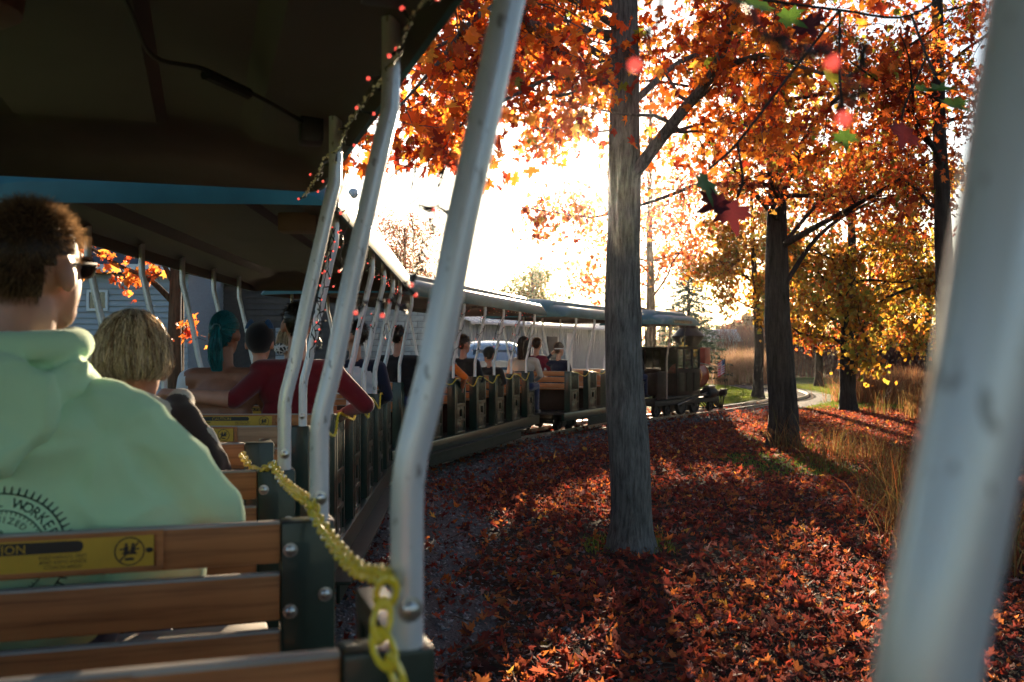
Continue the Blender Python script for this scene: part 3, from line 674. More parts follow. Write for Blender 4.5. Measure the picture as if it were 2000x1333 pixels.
def cloud(name, P, S, C, rot, tmpl, matname, parent=None, curl=1.0, ragged=0.0):
    V, T = tmpl; n = len(P); k = len(V)
    cz = np.ones((n, 1, 3)); cz[:, 0, 2] = rng.uniform(-0.6, 1.6, n) * curl
    Vj = V[None] * cz
    if ragged: Vj = Vj * (1 + rng.normal(0, ragged, (n, k, 1))).clip(.35, 1.6); Vj = Vj * np.stack([rng.uniform(.55, 1.15, n), rng.uniform(.75, 1.15, n), np.ones(n)], 1)[:, None, :]; Vj[:, :, 2] += rng.normal(0, .10 * ragged / .2, (n, k))
    W = (Vj * S[:, None, None]); W = np.einsum('nij,nkj->nki', rot, W) + P[:, None, :]
    F = (T[None] + (np.arange(n) * k)[:, None, None]).reshape(-1, 3)
    me = bpy.data.meshes.new(name); nv, nf = n * k, len(F)
    me.vertices.add(nv); me.vertices.foreach_set('co', W.reshape(-1).astype(np.float32))
    me.loops.add(nf * 3); me.loops.foreach_set('vertex_index', F.reshape(-1).astype(np.int32))
    me.polygons.add(nf); me.polygons.foreach_set('loop_start', (np.arange(nf) * 3).astype(np.int32)); me.polygons.foreach_set('loop_total', np.full(nf, 3, np.int32))
    me.update(calc_edges=True)
    a = me.attributes.new('Col', 'FLOAT_COLOR', 'POINT'); c4 = np.ones((n, k, 4)); c4[:, :, :3] = C[:, None, :]; a.data.foreach_set('color', c4.reshape(-1).astype(np.float32))
    me.materials.append(M[matname]); return link(bpy.data.objects.new(name, me), parent)
def leaf_data(name, col, matname, curl, tmpl=LEAF0, seed=0):
    V, T = tmpl; V = V.copy(); V[:, 2] *= curl; g = np.random.default_rng(seed); V[1:, :2] *= 1 + g.normal(0, 0.06, (len(V) - 1, 1))
    me = bpy.data.meshes.new(name); me.from_pydata(V.tolist(), [], T.tolist())
    a = me.attributes.new('Col', 'FLOAT_COLOR', 'POINT'); a.data.foreach_set('color', np.tile(np.array([*col, 1.0]), len(V)).astype(np.float32)); me.materials.append(M[matname]); return me
def leaf_parts(P, S, C, rot, matname, parent, name='leaf', bins=14, top=False, off=Vector((0, 0, 0))):
    """single leaves as objects; they share the meshes of a few colour and curl variants"""
    idx = rng.choice(len(P), min(bins, len(P)), replace=False); cen = C[idx]
    datas = [leaf_data(name, c, matname, rng.uniform(0.2, 1.8), seed=i) for i, c in enumerate(cen)]; out = []
    near = np.argmin(((C[:, None] - cen[None]) ** 2).sum(2), 1)
    for i in range(len(P)):
        o = bpy.data.objects.new(name, datas[near[i]]); mt = Matrix(rot[i].tolist()).to_4x4(); o.rotation_mode = 'QUATERNION'; o.rotation_quaternion = mt.to_quaternion()
        o.location = Vector(P[i].tolist()) - off; o.scale = (S[i],) * 3; link(o, parent); out.append(o)
    return out
PAL_RED = [((0.50, 0.095, 0.013), 5), ((0.62, 0.19, 0.02), 4.5), ((0.26, 0.030, 0.012), 3), ((0.68, 0.32, 0.04), 2), ((0.20, 0.075, 0.02), 1), ((0.18, 0.20, 0.02), 0.3)]
PAL_RUST = [((0.40, 0.075, 0.015), 5), ((0.50, 0.14, 0.018), 3), ((0.20, 0.03, 0.012), 3), ((0.40, 0.22, 0.04), 1.5), ((0.16, 0.17, 0.02), 0.9)]
PAL_YEL = [((0.42, 0.27, 0.035), 4), ((0.40, 0.19, 0.02), 4), ((0.34, 0.105, 0.015), 3), ((0.20, 0.21, 0.035), 2.4), ((0.16, 0.07, 0.02), 1.6)]
PAL_OR = [((0.55, 0.13, 0.025), 5), ((0.58, 0.22, 0.04), 3), ((0.36, 0.06, 0.02), 3)]
PAL_LIT = [((0.15, 0.032, 0.024), 6), ((0.21, 0.05, 0.026), 5), ((0.10, 0.034, 0.028), 5), ((0.30, 0.10, 0.03), 3), ((0.25, 0.16, 0.13), 0.8), ((0.17, 0.085, 0.08), 1.6), ((0.46, 0.24, 0.045), 0.35), ((0.30, 0.042, 0.022), 2), ((0.38, 0.11, 0.025), 1.1)]

# ------------------------------------------------------------------ trees
def wander(p, d, L, n, jit, up):
    pts = [Vector(p)]; d = Vector(d).normalized()
    for i in range(n):
        d = (d + Vector((random.gauss(0, jit), random.gauss(0, jit), random.gauss(0, jit) + up))).normalized(); pts.append(pts[-1] + d * (L / n))
    return pts
def trunk_mb(pts, rad, n=22, rough=0.035):
    mb = MB().tube(pts, rad, n)
    mb.v = [tuple(Vector(p) * 1.0 + Vector((noise.noise((p[0] * 9, p[1] * 9, p[2] * 1.6)), noise.noise((p[0] * 9 + 7, p[1] * 9, p[2] * 1.6)), 0)) * rough) for p in mb.v]; return mb
def tree(name, label, base, trunk, rad, limbs, auto, twig, leaf_n, leaf_s, pal, matbark='bark_grey', tmpl=LEAF1, n_parts=0, group=None, cat='tree', zmin=1.6, seed=1, spread=0.10, vis=None, matleaf='leaf_crown'):
    random.seed(seed); base = Vector(base); root = empty(name, base); tag(root, label, cat, group)
    tp = catmull([Vector(p) - base for p in trunk], 6); N = len(tp)
    rr = [np.interp(i / (N - 1), [0, .04, .10, .3, 1], [rad[0] * 1.62, rad[0] * 1.2, rad[0] * 1.04, rad[0] * .95, rad[1]]) for i in range(N)]
    trunk_mb(tp, rr, 22, rad[0] * 0.11).build('trunk', matbark, root)
    pts = []; L_all = [([Vector(p) - base for p in lm[0]], lm[1], lm[2]) for lm in limbs]
    z0, z1, n_auto, l0, l1, upw = auto
    for i in range(n_auto):
        t = (i + 0.5) / n_auto; z = z0 + (z1 - z0) * t; k = min(range(N), key=lambda q: abs(tp[q].z - z)); az = i * 2.39996 + seed
        Ln = (l0 + (l1 - l0) * t) * random.uniform(.8, 1.15)
        L_all.append((wander(tp[k], (math.cos(az), math.sin(az), upw), Ln, 7, .13, .03), max(.012, rr[k] * .33), .006))
    for P, r0, r1 in L_all:
        P = catmull(P, 4); n = len(P); mb = MB().tube(P, [r0 + (r1 - r0) * i / (n - 1) for i in range(n)], 9)
        Ln = sum((P[i + 1] - P[i]).length for i in range(n - 1)); ns = max(3, int(Ln * twig[0]))
        for s in range(ns):
            t = random.uniform(.18, 1.0) ** .8; i = min(n - 2, int(t * (n - 1))); d = (P[i + 1] - P[i]).normalized()
            sd = (d * .5 + Vector((random.gauss(0, 1), random.gauss(0, 1), random.gauss(0, .7)))).normalized()
            sl = twig[1] * random.uniform(.5, 1.2) * (1.15 - .5 * t); Q = wander(P[i], sd, sl, 5, .22, .0); rr0 = max(.0035, (r0 + (r1 - r0) * t) * .4)
            mb.tube(Q, [rr0 * (1 - .75 * j / 5) for j in range(6)], 5); pts += Q[2:]
            for q in range(twig[2]):
                j = random.randint(1, 5); T = wander(Q[j], (random.gauss(0, 1), random.gauss(0, 1), random.gauss(-.15, .7)), twig[3] * random.uniform(.5, 1.2), 3, .25, -.03); mb.tube(T, [.0035, .003, .0025, .002], 4, cap=False); pts += T[1:]
        mb.build('limb', matbark, root)
    if leaf_n:
        A = np.array([tuple(p) for p in pts]); A = A[A[:, 2] + base.z > zmin]; P = A[rng.integers(0, len(A), leaf_n)] + rng.normal(0, spread, (leaf_n, 3)); S = leaf_s * rng.uniform(.6, 1.25, leaf_n)
        Nn = rng.normal(0, 1, (leaf_n, 3)); Nn[:, 2] *= .7; T = rng.normal(0, .6, (leaf_n, 3)); T[:, 2] -= .7; rot = rots(Nn, T); C = pick(pal, leaf_n)
        Wp = P + np.array(base)
        if vis is not None: k = vis(Wp); P, S, rot, C, Wp = P[k], S[k], rot[k], C[k], Wp[k]
        part = np.zeros(len(P), bool)
        if n_parts:
            u = Wp[:, 0] / Wp[:, 1] * FPX + CX; v = HZ - (Wp[:, 2] - CAMZ) / Wp[:, 1] * FPX; ok = (u > 640) & (u < 1880) & (v > 0) & (v < 700) & (Wp[:, 1] > 1)
            sc = np.where(ok, S / np.maximum(Wp[:, 1], .5), 0); part[np.argsort(-sc)[:n_parts]] = True; part &= ok
        cr = cloud('crown', P[~part], S[~part], C[~part], rot[~part], tmpl, matleaf, root, ragged=.13); cr['kind'] = 'stuff'
        if part.any(): leaf_parts(P[part], S[part], C[part], rot[part], matleaf, cr)
    return root
A_ = at(1233, 1052, 7.55); ax, ay = A_.x, A_.y
def T3(x, y, z): return Vector((x, y, z))
def sun_gap(Wp):
    """the sun shines through a thin place low in the crown"""
    u = Wp[:, 0] / np.maximum(Wp[:, 1], .5) * FPX + CX; v = HZ - (Wp[:, 2] - CAMZ) / np.maximum(Wp[:, 1], .5) * FPX
    low = (u < 1030) & (v > 300 + 45 * rng.random(len(u)) + 40 * (u > 930)) & (Wp[:, 1] > 1)
    return ~((np.hypot((u - 1150) / 165, (v - 385) / 120) < 1) & (rng.random(len(u)) < .25)) & ~low
treeA = tree('maple_tree', 'large grey barked maple with red leaves standing beside the second coach', (ax, ay, -0.12),
     [T3(ax, ay, -0.15), T3(ax - .005, ay, .5), T3(ax - .06, ay, 1.4), T3(ax - .05, ay, 2.6), T3(ax - .04, ay, 4.2), T3(ax + .05, ay + .1, 6.0), T3(ax + .1, ay, 8.0)], (.158, .06),
     [([at(1205, 165, 7.5), at(1130, 132, 7.35), at(1080, 92, 7.15), at(1000, 22, 6.8), at(930, -70, 6.5)], .05, .02),
      ([at(1205, 130, 7.5), at(1120, 80, 7.3), at(1010, 68, 6.9), at(900, 75, 6.3), at(800, 115, 5.9)], .032, .008),
      ([at(1235, 345, 7.5), at(1292, 270, 7.4), at(1335, 215, 7.2), at(1388, 150, 7.0), at(1425, 60, 6.8), at(1455, -40, 6.6)], .052, .026),
      ([at(1385, 155, 7.0), at(1440, 122, 6.9), at(1510, 108, 6.7), at(1590, 140, 6.4), at(1680, 150, 6.1)], .026, .007),
      ([at(1200, 130, 7.5), at(1150, 165, 7.3), at(1095, 187, 7.1), at(1030, 172, 6.9), at(1012, 150, 6.8)], .016, .006),
      ([at(1215, 60, 7.5), at(1090, -10, 7.0), at(950, 20, 6.2), at(850, 130, 5.7), at(770, 220, 5.5)], .03, .006),
      ([at(1215, 30, 7.5), at(1020, -60, 8.3), at(850, 0, 9.0), at(780, 120, 9.3)], .03, .006),
      ([at(1300, 262, 7.4), at(1390, 240, 7.9), at(1470, 250, 8.3), at(1560, 300, 8.6)], .016, .005),
      ([at(1238, 200, 7.6), at(1330, 120, 8.4), at(1430, 90, 9.2), at(1560, 60, 10.0)], .03, .006),
      ([at(1205, 110, 7.5), at(1080, 150, 6.9), at(960, 210, 6.4), at(860, 270, 6.1), at(800, 320, 6.0)], .018, .004),
      ([at(1205, 90, 7.5), at(1090, 40, 7.9), at(960, 120, 8.2), at(860, 200, 8.5), at(790, 250, 8.6)], .02, .004),
      ([at(1000, 60, 6.9), at(930, 150, 6.8), at(880, 220, 6.8)], .01, .004),
      ([at(1225, 250, 7.6), at(1140, 260, 8.3), at(1060, 250, 9.0), at(1000, 270, 9.4)], .012, .004)],
     (3.9, 7.6, 15, 3.2, 1.6, .30), (5.6, .75, 3, .30), 11000, 0.112, PAL_RED, 'bark_grey', LEAF0, 300, None, 'tree', 2.35, 3, .10, sun_gap)
B_ = at(1530, 868, 15.6); bx, by = B_.x, B_.y
treeB = tree('maple_tree', 'dark trunked maple in the middle of the leaf litter, sunlit grass behind it', (bx, by, -0.12),
     [T3(bx, by, -0.15), T3(bx, by, .6), T3(bx - .08, by, 2.0), T3(bx - .10, by, 3.6), T3(bx - .05, by, 5.5), T3(bx, by, 9)], (.235, .07),
     [([at(1528, 480, 15.5), at(1600, 440, 15.0), at(1700, 385, 14.2), at(1840, 300, 13.2)], .06, .012), ([at(1530, 560, 15.5), at(1600, 460, 15.8), at(1690, 400, 16), at(1800, 370, 16)], .045, .01),
      ([at(1520, 430, 15.5), at(1450, 350, 14.6), at(1370, 260, 13.6)], .05, .01), ([at(1520, 400, 15.5), at(1590, 240, 14), at(1720, 130, 12.6), at(1850, 40, 11.5)], .05, .01),
      ([at(1535, 470, 15.5), at(1620, 380, 16.5), at(1720, 350, 17.5), at(1820, 360, 18)], .035, .008)],
     (3.6, 8.6, 16, 4.4, 2.0, .22), (3.2, 1.0, 3, .42), 11500, 0.12, PAL_RUST, 'bark_dark', LEAF1, 200, None, 'tree', 3.0, 11, .16)
C_ = at(1658, 800, 25.4); cx_, cy_ = C_.x, C_.y
treeC = tree('maple_tree', 'yellow leaved maple with a low crown at the edge of the lawn', (cx_, cy_, -0.1),
     [T3(cx_, cy_, -.13), T3(cx_ - .03, cy_, .8), T3(cx_ - .02, cy_, 2.2), T3(cx_ + .1, cy_, 4.0), T3(cx_, cy_, 7.5)], (.21, .06),
     [([at(1665, 640, 25.2), at(1720, 590, 24.5), at(1790, 560, 24), at(1850, 560, 23.6)], .06, .012), ([at(1650, 680, 25.3), at(1640, 560, 25), at(1650, 500, 24.6)], .05, .02)],
     (1.25, 7.0, 24, 3.1, 2.2, .22), (3.4, .9, 3, .4), 13500, 0.15, PAL_YEL, 'bark_dark', LEAF2, 0, None, 'tree', .9, 5, .17)
D_ = at(1850, 850, 13.0)
tree('maple_tree', 'slim dark trunk half hidden behind the near right pole', (D_.x, 13.0, -0.1), [T3(D_.x, 13, -.13), T3(D_.x, 13, 1.5), T3(D_.x - .05, 13, 3.4), T3(D_.x - .1, 13, 5.2), T3(D_.x - .1, 13, 8)], (.13, .05),
     [([at(1845, 330, 13), at(1800, 250, 12.4), at(1740, 180, 12), at(1660, 120, 11.5)], .035, .008)], (3.4, 7.6, 9, 2.6, 1.5, .25), (3.2, .8, 3, .4), 3800, 0.125, PAL_RUST, 'bark_dark', LEAF1, 0, None, 'tree', 3.1, 8, .14)
E_ = at(1480, 770, 33)
tree('maple_tree', 'small golden tree behind the dark trunk, left of it', (E_.x, 33, -.1), [T3(E_.x, 33, -.1), T3(E_.x + .05, 33, 2), T3(E_.x - .1, 33, 4), T3(E_.x - .2, 33, 7)], (.16, .05),
     [([at(1478, 560, 33), at(1430, 520, 32), at(1385, 520, 31.5)], .04, .01)], (2.7, 6.6, 13, 2.4, 1.6, .2), (3.2, .9, 3, .4), 9000, 0.155, PAL_YEL, 'bark_dark', LEAF2, 0, None, 'tree', 2.4, 6, .2)
G_ = at(1272, 760, 36)
tree('maple_tree', 'sparse orange tree whose trunk rises behind the locomotive roof', (G_.x, 36, -.1), [T3(G_.x, 36, -.1), T3(G_.x, 36, 3), T3(G_.x - .05, 36, 6), T3(G_.x, 36, 11)], (.19, .05),
     [([at(1268, 560, 36), at(1200, 540, 35), at(1130, 560, 34.5)], .04, .01)], (3.0, 10, 18, 4.2, 2.0, .3), (2.6, 1.1, 3, .5), 5200, 0.16, PAL_OR, 'bark_brown', LEAF2, 0, None, 'tree', 2.8, 9, .22)
for px_, Y_, h_, pl_, lab_, sd_ in ((1600, 44, 6.2, PAL_RUST, 'rust coloured tree behind the gap between the two dark trunks', 31), (1815, 42, 6.4, PAL_YEL, 'olive gold tree behind the near right pole', 33), (1700, 50, 6.5, PAL_RUST, 'brown tree behind the yellow maple', 35)):
    q_ = at(px_, 760, Y_); tree('background_tree', lab_, (q_.x, Y_, -.1), [T3(q_.x, Y_, -.1), T3(q_.x, Y_, 2.5), T3(q_.x, Y_, h_)], (.17, .05), [], (1.3, h_ - .4, 15, 3.0, 1.4, .3), (2.6, 1.0, 3, .5), 5200, 0.19, pl_, 'bark_dark', LEAF2, 0, 'trees behind the lawn', 'tree', .8, sd_, .22)
H_ = at(1040, 760, 48)
tree('maple_tree', 'thin olive tree above the third coach roof', (H_.x, 48, -.1), [T3(H_.x, 48, -.1), T3(H_.x, 48, 3), T3(H_.x, 48, 5.4)], (.18, .05), [], (2.2, 5.2, 12, 2.2, 1.0, .4), (2.6, .9, 3, .5), 4200, 0.17,
     [((0.10, 0.12, 0.03), 3), ((0.16, 0.13, 0.03), 2), ((0.26, 0.14, 0.03), 1)], 'bark_brown', LEAF2, 0, None, 'tree', 1.5, 13, .22)
I_ = at(790, 770, 40)
tree('twiggy_tree', 'fine twigged reddish tree above the second coach', (I_.x, 40, -.1), [T3(I_.x, 40, -.1), T3(I_.x, 40, 2.5), T3(I_.x, 40, 6.6)], (.17, .04), [], (2.0, 6.4, 22, 2.6, 1.2, .9), (5, 1.0, 5, .6), 9500, 0.10,
     [((0.22, 0.06, 0.04), 4), ((0.14, 0.10, 0.03), 2), ((0.30, 0.12, 0.05), 1)], 'bark_brown', LEAF2, 0, None, 'tree', 2.0, 21, .2)
F_ = at(341, 900, 10.5)
tree('young_maple', 'bare trunk with a few orange leaf clusters in front of the grey house', (F_.x, 10.5, -.1), [T3(F_.x, 10.5, -.1), T3(F_.x, 10.5, 1.2), T3(F_.x + .02, 10.5, 2.6), T3(F_.x, 10.5, 4.5)], (.10, .05),
     [([at(338, 590, 10.5), at(290, 545, 10.4), at(235, 520, 10.3), at(170, 480, 10.2)], .035, .012), ([at(342, 560, 10.5), at(310, 500, 10.4), at(270, 450, 10.3)], .03, .01),
      ([at(345, 690, 10.5), at(365, 660, 10.3), at(385, 655, 10.2)], .006, .003), ([at(235, 520, 10.3), at(245, 545, 10.2), at(248, 560, 10.1)], .006, .003), ([at(180, 490, 10.2), at(165, 500, 10.1), at(160, 540, 10)], .006, .003)],
     (2.6, 4.4, 6, 1.4, .9, .4), (2.2, .5, 2, .25), 240, 0.12, PAL_OR, 'bark_brown', LEAF0, 0, None, 'tree', 1.3, 4, .05)
# leaf clusters of that tree that hang in the gaps between the coach poles
for px, py, n in ((253, 540, 14), (188, 462, 6), (252, 495, 8), (165, 500, 7), (372, 655, 12), (276, 540, 5), (178, 533, 4), (320, 500, 5)):
    c = at(px, py, 9.9); Pc = np.array(c) + rng.normal(0, .045, (n, 3)); Nn = rng.normal(0, 1, (n, 3)); T = rng.normal(0, .5, (n, 3)); T[:, 2] -= .8
    ro = [o for o in COL.objects if o.name.startswith('young_maple')][0]; cr = [o for o in ro.children if o.name.startswith('crown')][0]
    leaf_parts(Pc, 0.10 * rng.uniform(.7, 1.2, n), pick(PAL_OR, n), rots(Nn, T), 'leaf_crown', cr, bins=4, off=ro.location)

# overhanging twig close to the camera with big green and dark red leaves
ov = empty('maple_twig', at(1900, -60, 2.9)); tag(ov, 'maple twig with big green and dark red leaves hanging into the top right', 'twig'); o0 = ov.location.copy()
hang = [((1900, -60, 2.9), (1780, 30, 2.9), (1640, 20, 2.8), (1490, 0, 2.7)), ((1780, 30, 2.9), (1810, 110, 2.85), (1835, 165, 2.8)), ((1640, 20, 2.8), (1540, 150, 2.8), (1440, 280, 2.75), (1385, 330, 2.7)), ((1440, 280, 2.75), (1450, 350, 2.7), (1440, 385, 2.7)), ((1810, 110, 2.85), (1770, 200, 2.85), (1760, 235, 2.85)), ((1640, 20, 2.8), (1640, 150, 2.75), (1650, 250, 2.7))]
for h in hang: MB().tube(catmull([at(*p) - o0 for p in h], 5), 0.0042, 5).build('stem', 'bark_dark', ov)
GR, DR = (0.060, 0.12, 0.018), (0.055, 0.009, 0.010)
for i, (px, py, dep, sc, col, T, N) in enumerate([(1480, 10, 2.7, .15, GR, (-.7, 0, -.3), (.2, -.6, .7)), (1540, 35, 2.7, .11, GR, (.6, 0, -.6), (.1, -.8, .4)), (1378, 360, 2.7, .13, GR, (-.2, 0, -1), (.6, -.5, .3)), (1430, 415, 2.7, .13, DR, (.1, 0, -1), (.1, -.9, .2)), (1400, 400, 2.7, .12, DR, (-.8, 0, -.5), (-.2, -.8, .5)),
      (1835, 178, 2.8, .14, GR, (.8, 0, -.4), (0, -.35, .9)), (1860, 205, 2.8, .12, GR, (.3, 0, -.8), (.1, -.5, .6)), (1810, 180, 2.82, .10, GR, (-.8, 0, -.3), (0, -.4, .9)), (1765, 262, 2.85, .13, DR, (-.5, 0, -.8), (.3, -.8, .3)), (1650, 268, 2.7, .08, GR, (0, 0, -1), (0, -1, .3)), (1620, 150, 2.75, .09, (0.22, 0.20, 0.02), (0, 0, -1), (.5, -.7, .3)), (1580, 50, 2.8, .11, DR, (.4, 0, -.9), (-.4, -.7, .3))]):
    p = at(px, py, dep) - o0; rt = rots(np.array([N], float), np.array([T], float))
    leaf_parts(np.array([tuple(p)]), np.array([sc]), np.array([col]), rt, 'leaf_crown', ov, bins=1)

# conifer
K_ = at(1345, 770, 46); random.seed(5)
con = empty('pine_tree', (K_.x, 46, -.1)); tag(con, 'blue green pine behind the locomotive smokestack', 'tree')
MB().tube([(0, 0, 0), (0, 0, 6.4)], [.16, .02], 8).build('trunk', 'bark_dark', con)
P = []; Dv = []
for i in range(120):
    z = .5 + 5.8 * (i / 120) ** .9; Lb = 2.3 * (1 - z / 6.6) + .15; az = i * 2.4; d = Vector((math.cos(az), math.sin(az), -.12)); n = int(20 + 45 * Lb)
    for k in range(n):
        t = random.uniform(.12, 1); P.append(d * Lb * t + Vector((0, 0, z - .05 * t)) + Vector((random.gauss(0, .05), random.gauss(0, .05), random.gauss(0, .04)))); Dv.append(d + Vector((random.gauss(0, .6), random.gauss(0, .6), random.gauss(0, .4))))
P = np.array([tuple(p) for p in P]); Dv = np.array([tuple(p) for p in Dv]); n = len(P)
cl = cloud('crown', P, rng.uniform(.14, .26, n), pick([((0.028, 0.055, 0.04), 3), ((0.045, 0.075, 0.05), 2)], n), rots(rng.normal(0, 1, (n, 3)), Dv), (np.array([(0, -.5, 0), (.13, 0, 0), (0, .6, 0), (-.13, 0, 0)]), np.array([(0, 1, 2), (0, 2, 3)])), 'needle', con); cl['kind'] = 'stuff'

# ------------------------------------------------------------------ grasses, shrubs, distant wood
def blades(name, base, h, w, bend, pal, segs=4, matname='grass_blade', jit=.2):
    n = len(base); az = rng.uniform(0, 2 * math.pi, n); D = np.stack([np.cos(az), np.sin(az), np.zeros(n)], 1); Sd = np.stack([-np.sin(az + rng.normal(0, .6, n)), np.cos(az), np.zeros(n)], 1)
    t = np.linspace(0, 1, segs + 1); V = np.zeros((n, segs + 1, 2, 3))
    for i, q in enumerate(t):
        c = base + D * (bend * h * q ** 2)[:, None]; c[:, 2] += h * (q - .35 * np.minimum(bend, 1.2) * q ** 2); wd = w * (1 - q) ** .7 * .5 + .0004
        V[:, i, 0] = c - Sd * wd[:, None]; V[:, i, 1] = c + Sd * wd[:, None]
    k = (segs + 1) * 2; F = []
    for i in range(segs): F += [(2 * i, 2 * i + 1, 2 * i + 3), (2 * i, 2 * i + 3, 2 * i + 2)]
    F = (np.array(F)[None] + (np.arange(n) * k)[:, None, None]).reshape(-1, 3); me = bpy.data.meshes.new(name); nf = len(F)
    me.vertices.add(n * k); me.vertices.foreach_set('co', V.reshape(-1).astype(np.float32)); me.loops.add(nf * 3); me.loops.foreach_set('vertex_index', F.reshape(-1).astype(np.int32))
    me.polygons.add(nf); me.polygons.foreach_set('loop_start', (np.arange(nf) * 3).astype(np.int32)); me.polygons.foreach_set('loop_total', np.full(nf, 3, np.int32)); me.update(calc_edges=True)
    C = pick(pal, n, jit); a = me.attributes.new('Col', 'FLOAT_COLOR', 'POINT'); c4 = np.ones((n, k, 4)); c4[:, :, :3] = C[:, None]; a.data.foreach_set('color', c4.reshape(-1).astype(np.float32)); me.materials.append(M[matname])
    return link(bpy.data.objects.new(name, me))
def spots(n, cen, sx, sy, clump=0):
    if clump:
        c = np.stack([rng.normal(cen[0], sx, clump), rng.normal(cen[1], sy, clump)], 1); P = c[rng.integers(0, clump, n)] + rng.normal(0, .12, (n, 2))
    else: P = np.stack([rng.uniform(cen[0] - sx, cen[0] + sx, n), rng.uniform(cen[1] - sy, cen[1] + sy, n)], 1)
    return np.column_stack([P, np.full(n, -.09)])
STRAW = [((0.30, 0.19, 0.07), 3), ((0.20, 0.10, 0.035), 4), ((0.22, 0.07, 0.025), 3), ((0.14, 0.13, 0.035), 2)]
PINK = [((0.36, 0.22, 0.14), 4), ((0.42, 0.26, 0.18), 3), ((0.24, 0.20, 0.08), 2)]
n = 2300; P = np.concatenate([spots(1500, (4.75, 11.8), .42, 1.5, 34), spots(800, (3.55, 8.0), .25, 1.0, 22)])
tag(blades('tall_grass', P, rng.uniform(.25, .9, n), rng.uniform(.005, .011, n), rng.uniform(.2, 1.3, n), STRAW), 'dry straw coloured tall grass along the right edge of the leaf litter', 'grass', kind='stuff')
n = 2600; P = spots(n, (10.2, 21.5), .7, 1.8, 40)
tag(blades('tall_grass', P, rng.uniform(.4, 1.0, n), rng.uniform(.008, .016, n), rng.uniform(.1, .7, n), STRAW), 'brown weeds and grass below the yellow tree', 'grass', kind='stuff')
for px, Y, w_, h_, lab, nn in ((1452, 47, 1.15, 2.1, 'pinkish ornamental grass clump behind the locomotive flag', 5200), (1745, 30, 1.2, 1.35, 'russet ornamental grass clump right of the yellow tree', 4600)):
    c = at(px, 760, Y); P = np.column_stack([rng.normal(c.x, w_ * .55, nn), rng.normal(Y, .8, nn), np.full(nn, -.08)])
    o = blades('ornamental_grass', P, rng.uniform(.45, 1, nn) * h_, rng.uniform(.012, .022, nn), rng.uniform(.15, .75, nn), PINK if Y > 40 else [((0.34, 0.15, 0.07), 3), ((0.42, 0.24, 0.10), 2), ((0.22, 0.08, 0.04), 2)]); tag(o, lab, 'grass', 'ornamental grass clumps', 'stuff')
n = 120000; yy = rng.uniform(25.8, 47, n); P = np.column_stack([yy * rng.uniform(.17, .40, n), yy, np.full(n, -.09)]); dd, _ = line_dist(P); P = P[dd > 1.25]
P2 = np.concatenate([spots(3200, (3.7, 13.2), .75, 1.3), spots(1500, (5.3, 16.5), 1.2, 2.2), spots(500, (ax, ay + .1), .35, .3), spots(900, (bx, by), .6, .5)]); P = np.concatenate([P, P2]); n = len(P)
tag(blades('lawn_grass', P, rng.uniform(.04, .12, n), rng.uniform(.006, .012, n), rng.uniform(.2, 1, n), [((0.13, 0.21, 0.03), 4), ((0.18, 0.23, 0.035), 3), ((0.24, 0.22, 0.05), 1.5)], 2), 'short green lawn grass in front of the locomotive', 'grass', kind='stuff')
def shrub(px, Y, w_, h_, nn, pal, lab):
    c = at(px, 760, Y); P = np.column_stack([rng.normal(c.x, w_ * .3, nn), rng.normal(Y, w_ * .2, nn), np.full(nn, 0.0)]); P[:, 2] = rng.uniform(-.1, .55, nn) * h_
    o = blades('shrub', P, rng.uniform(.25, .62, nn) * h_, rng.uniform(.015, .035, nn), rng.uniform(.2, 1.1, nn), pal, 3, 'twig_mass'); tag(o, lab, 'shrub', 'shrubs behind the lawn')
MAUVE = [((0.12, 0.045, 0.05), 4), ((0.09, 0.055, 0.06), 3), ((0.18, 0.07, 0.05), 2)]
for px, Y, w_, h_, lab in ((1415, 62, 5, 3.9, 'dark mauve shrub right of the smokestack'), (1480, 66, 5, 4.2, 'mauve thicket behind the golden tree'), (1580, 62, 5, 4.0, 'dusky red shrub between the dark trunk and the yellow tree'), (1700, 58, 5, 4.0, 'brown thicket behind the yellow tree'), (1790, 56, 5, 4.0, 'brown thicket behind the near right pole')): shrub(px, Y, w_, h_, 2600, MAUVE, lab)
P = []; S = []
for i in range(46):
    c = np.array([rng.uniform(-75, 75), rng.uniform(90, 130), 0]); hh = rng.uniform(3.2, 6.0); q = rng.normal(0, 1, (330, 3)); q = unit(q) * rng.uniform(.4, 1, (330, 1)) ** .4; P.append(c + q * [4.2, 3.0, hh * .5] + [0, 0, hh * .5]); S.append(rng.uniform(.5, 1.1, 330))
P = np.concatenate(P); S = np.concatenate(S); n = len(P)
fw = cloud('distant_wood', P, S, pick([((0.10, 0.06, 0.035), 3), ((0.14, 0.08, 0.03), 2), ((0.06, 0.06, 0.03), 2), ((0.16, 0.05, 0.03), 1)], n), rots(rng.normal(0, 1, (n, 3)), rng.normal(0, 1, (n, 3))), LEAF2, 'leaf_crown'); tag(fw, 'far wood closing the horizon behind the trees', 'wood', kind='stuff')

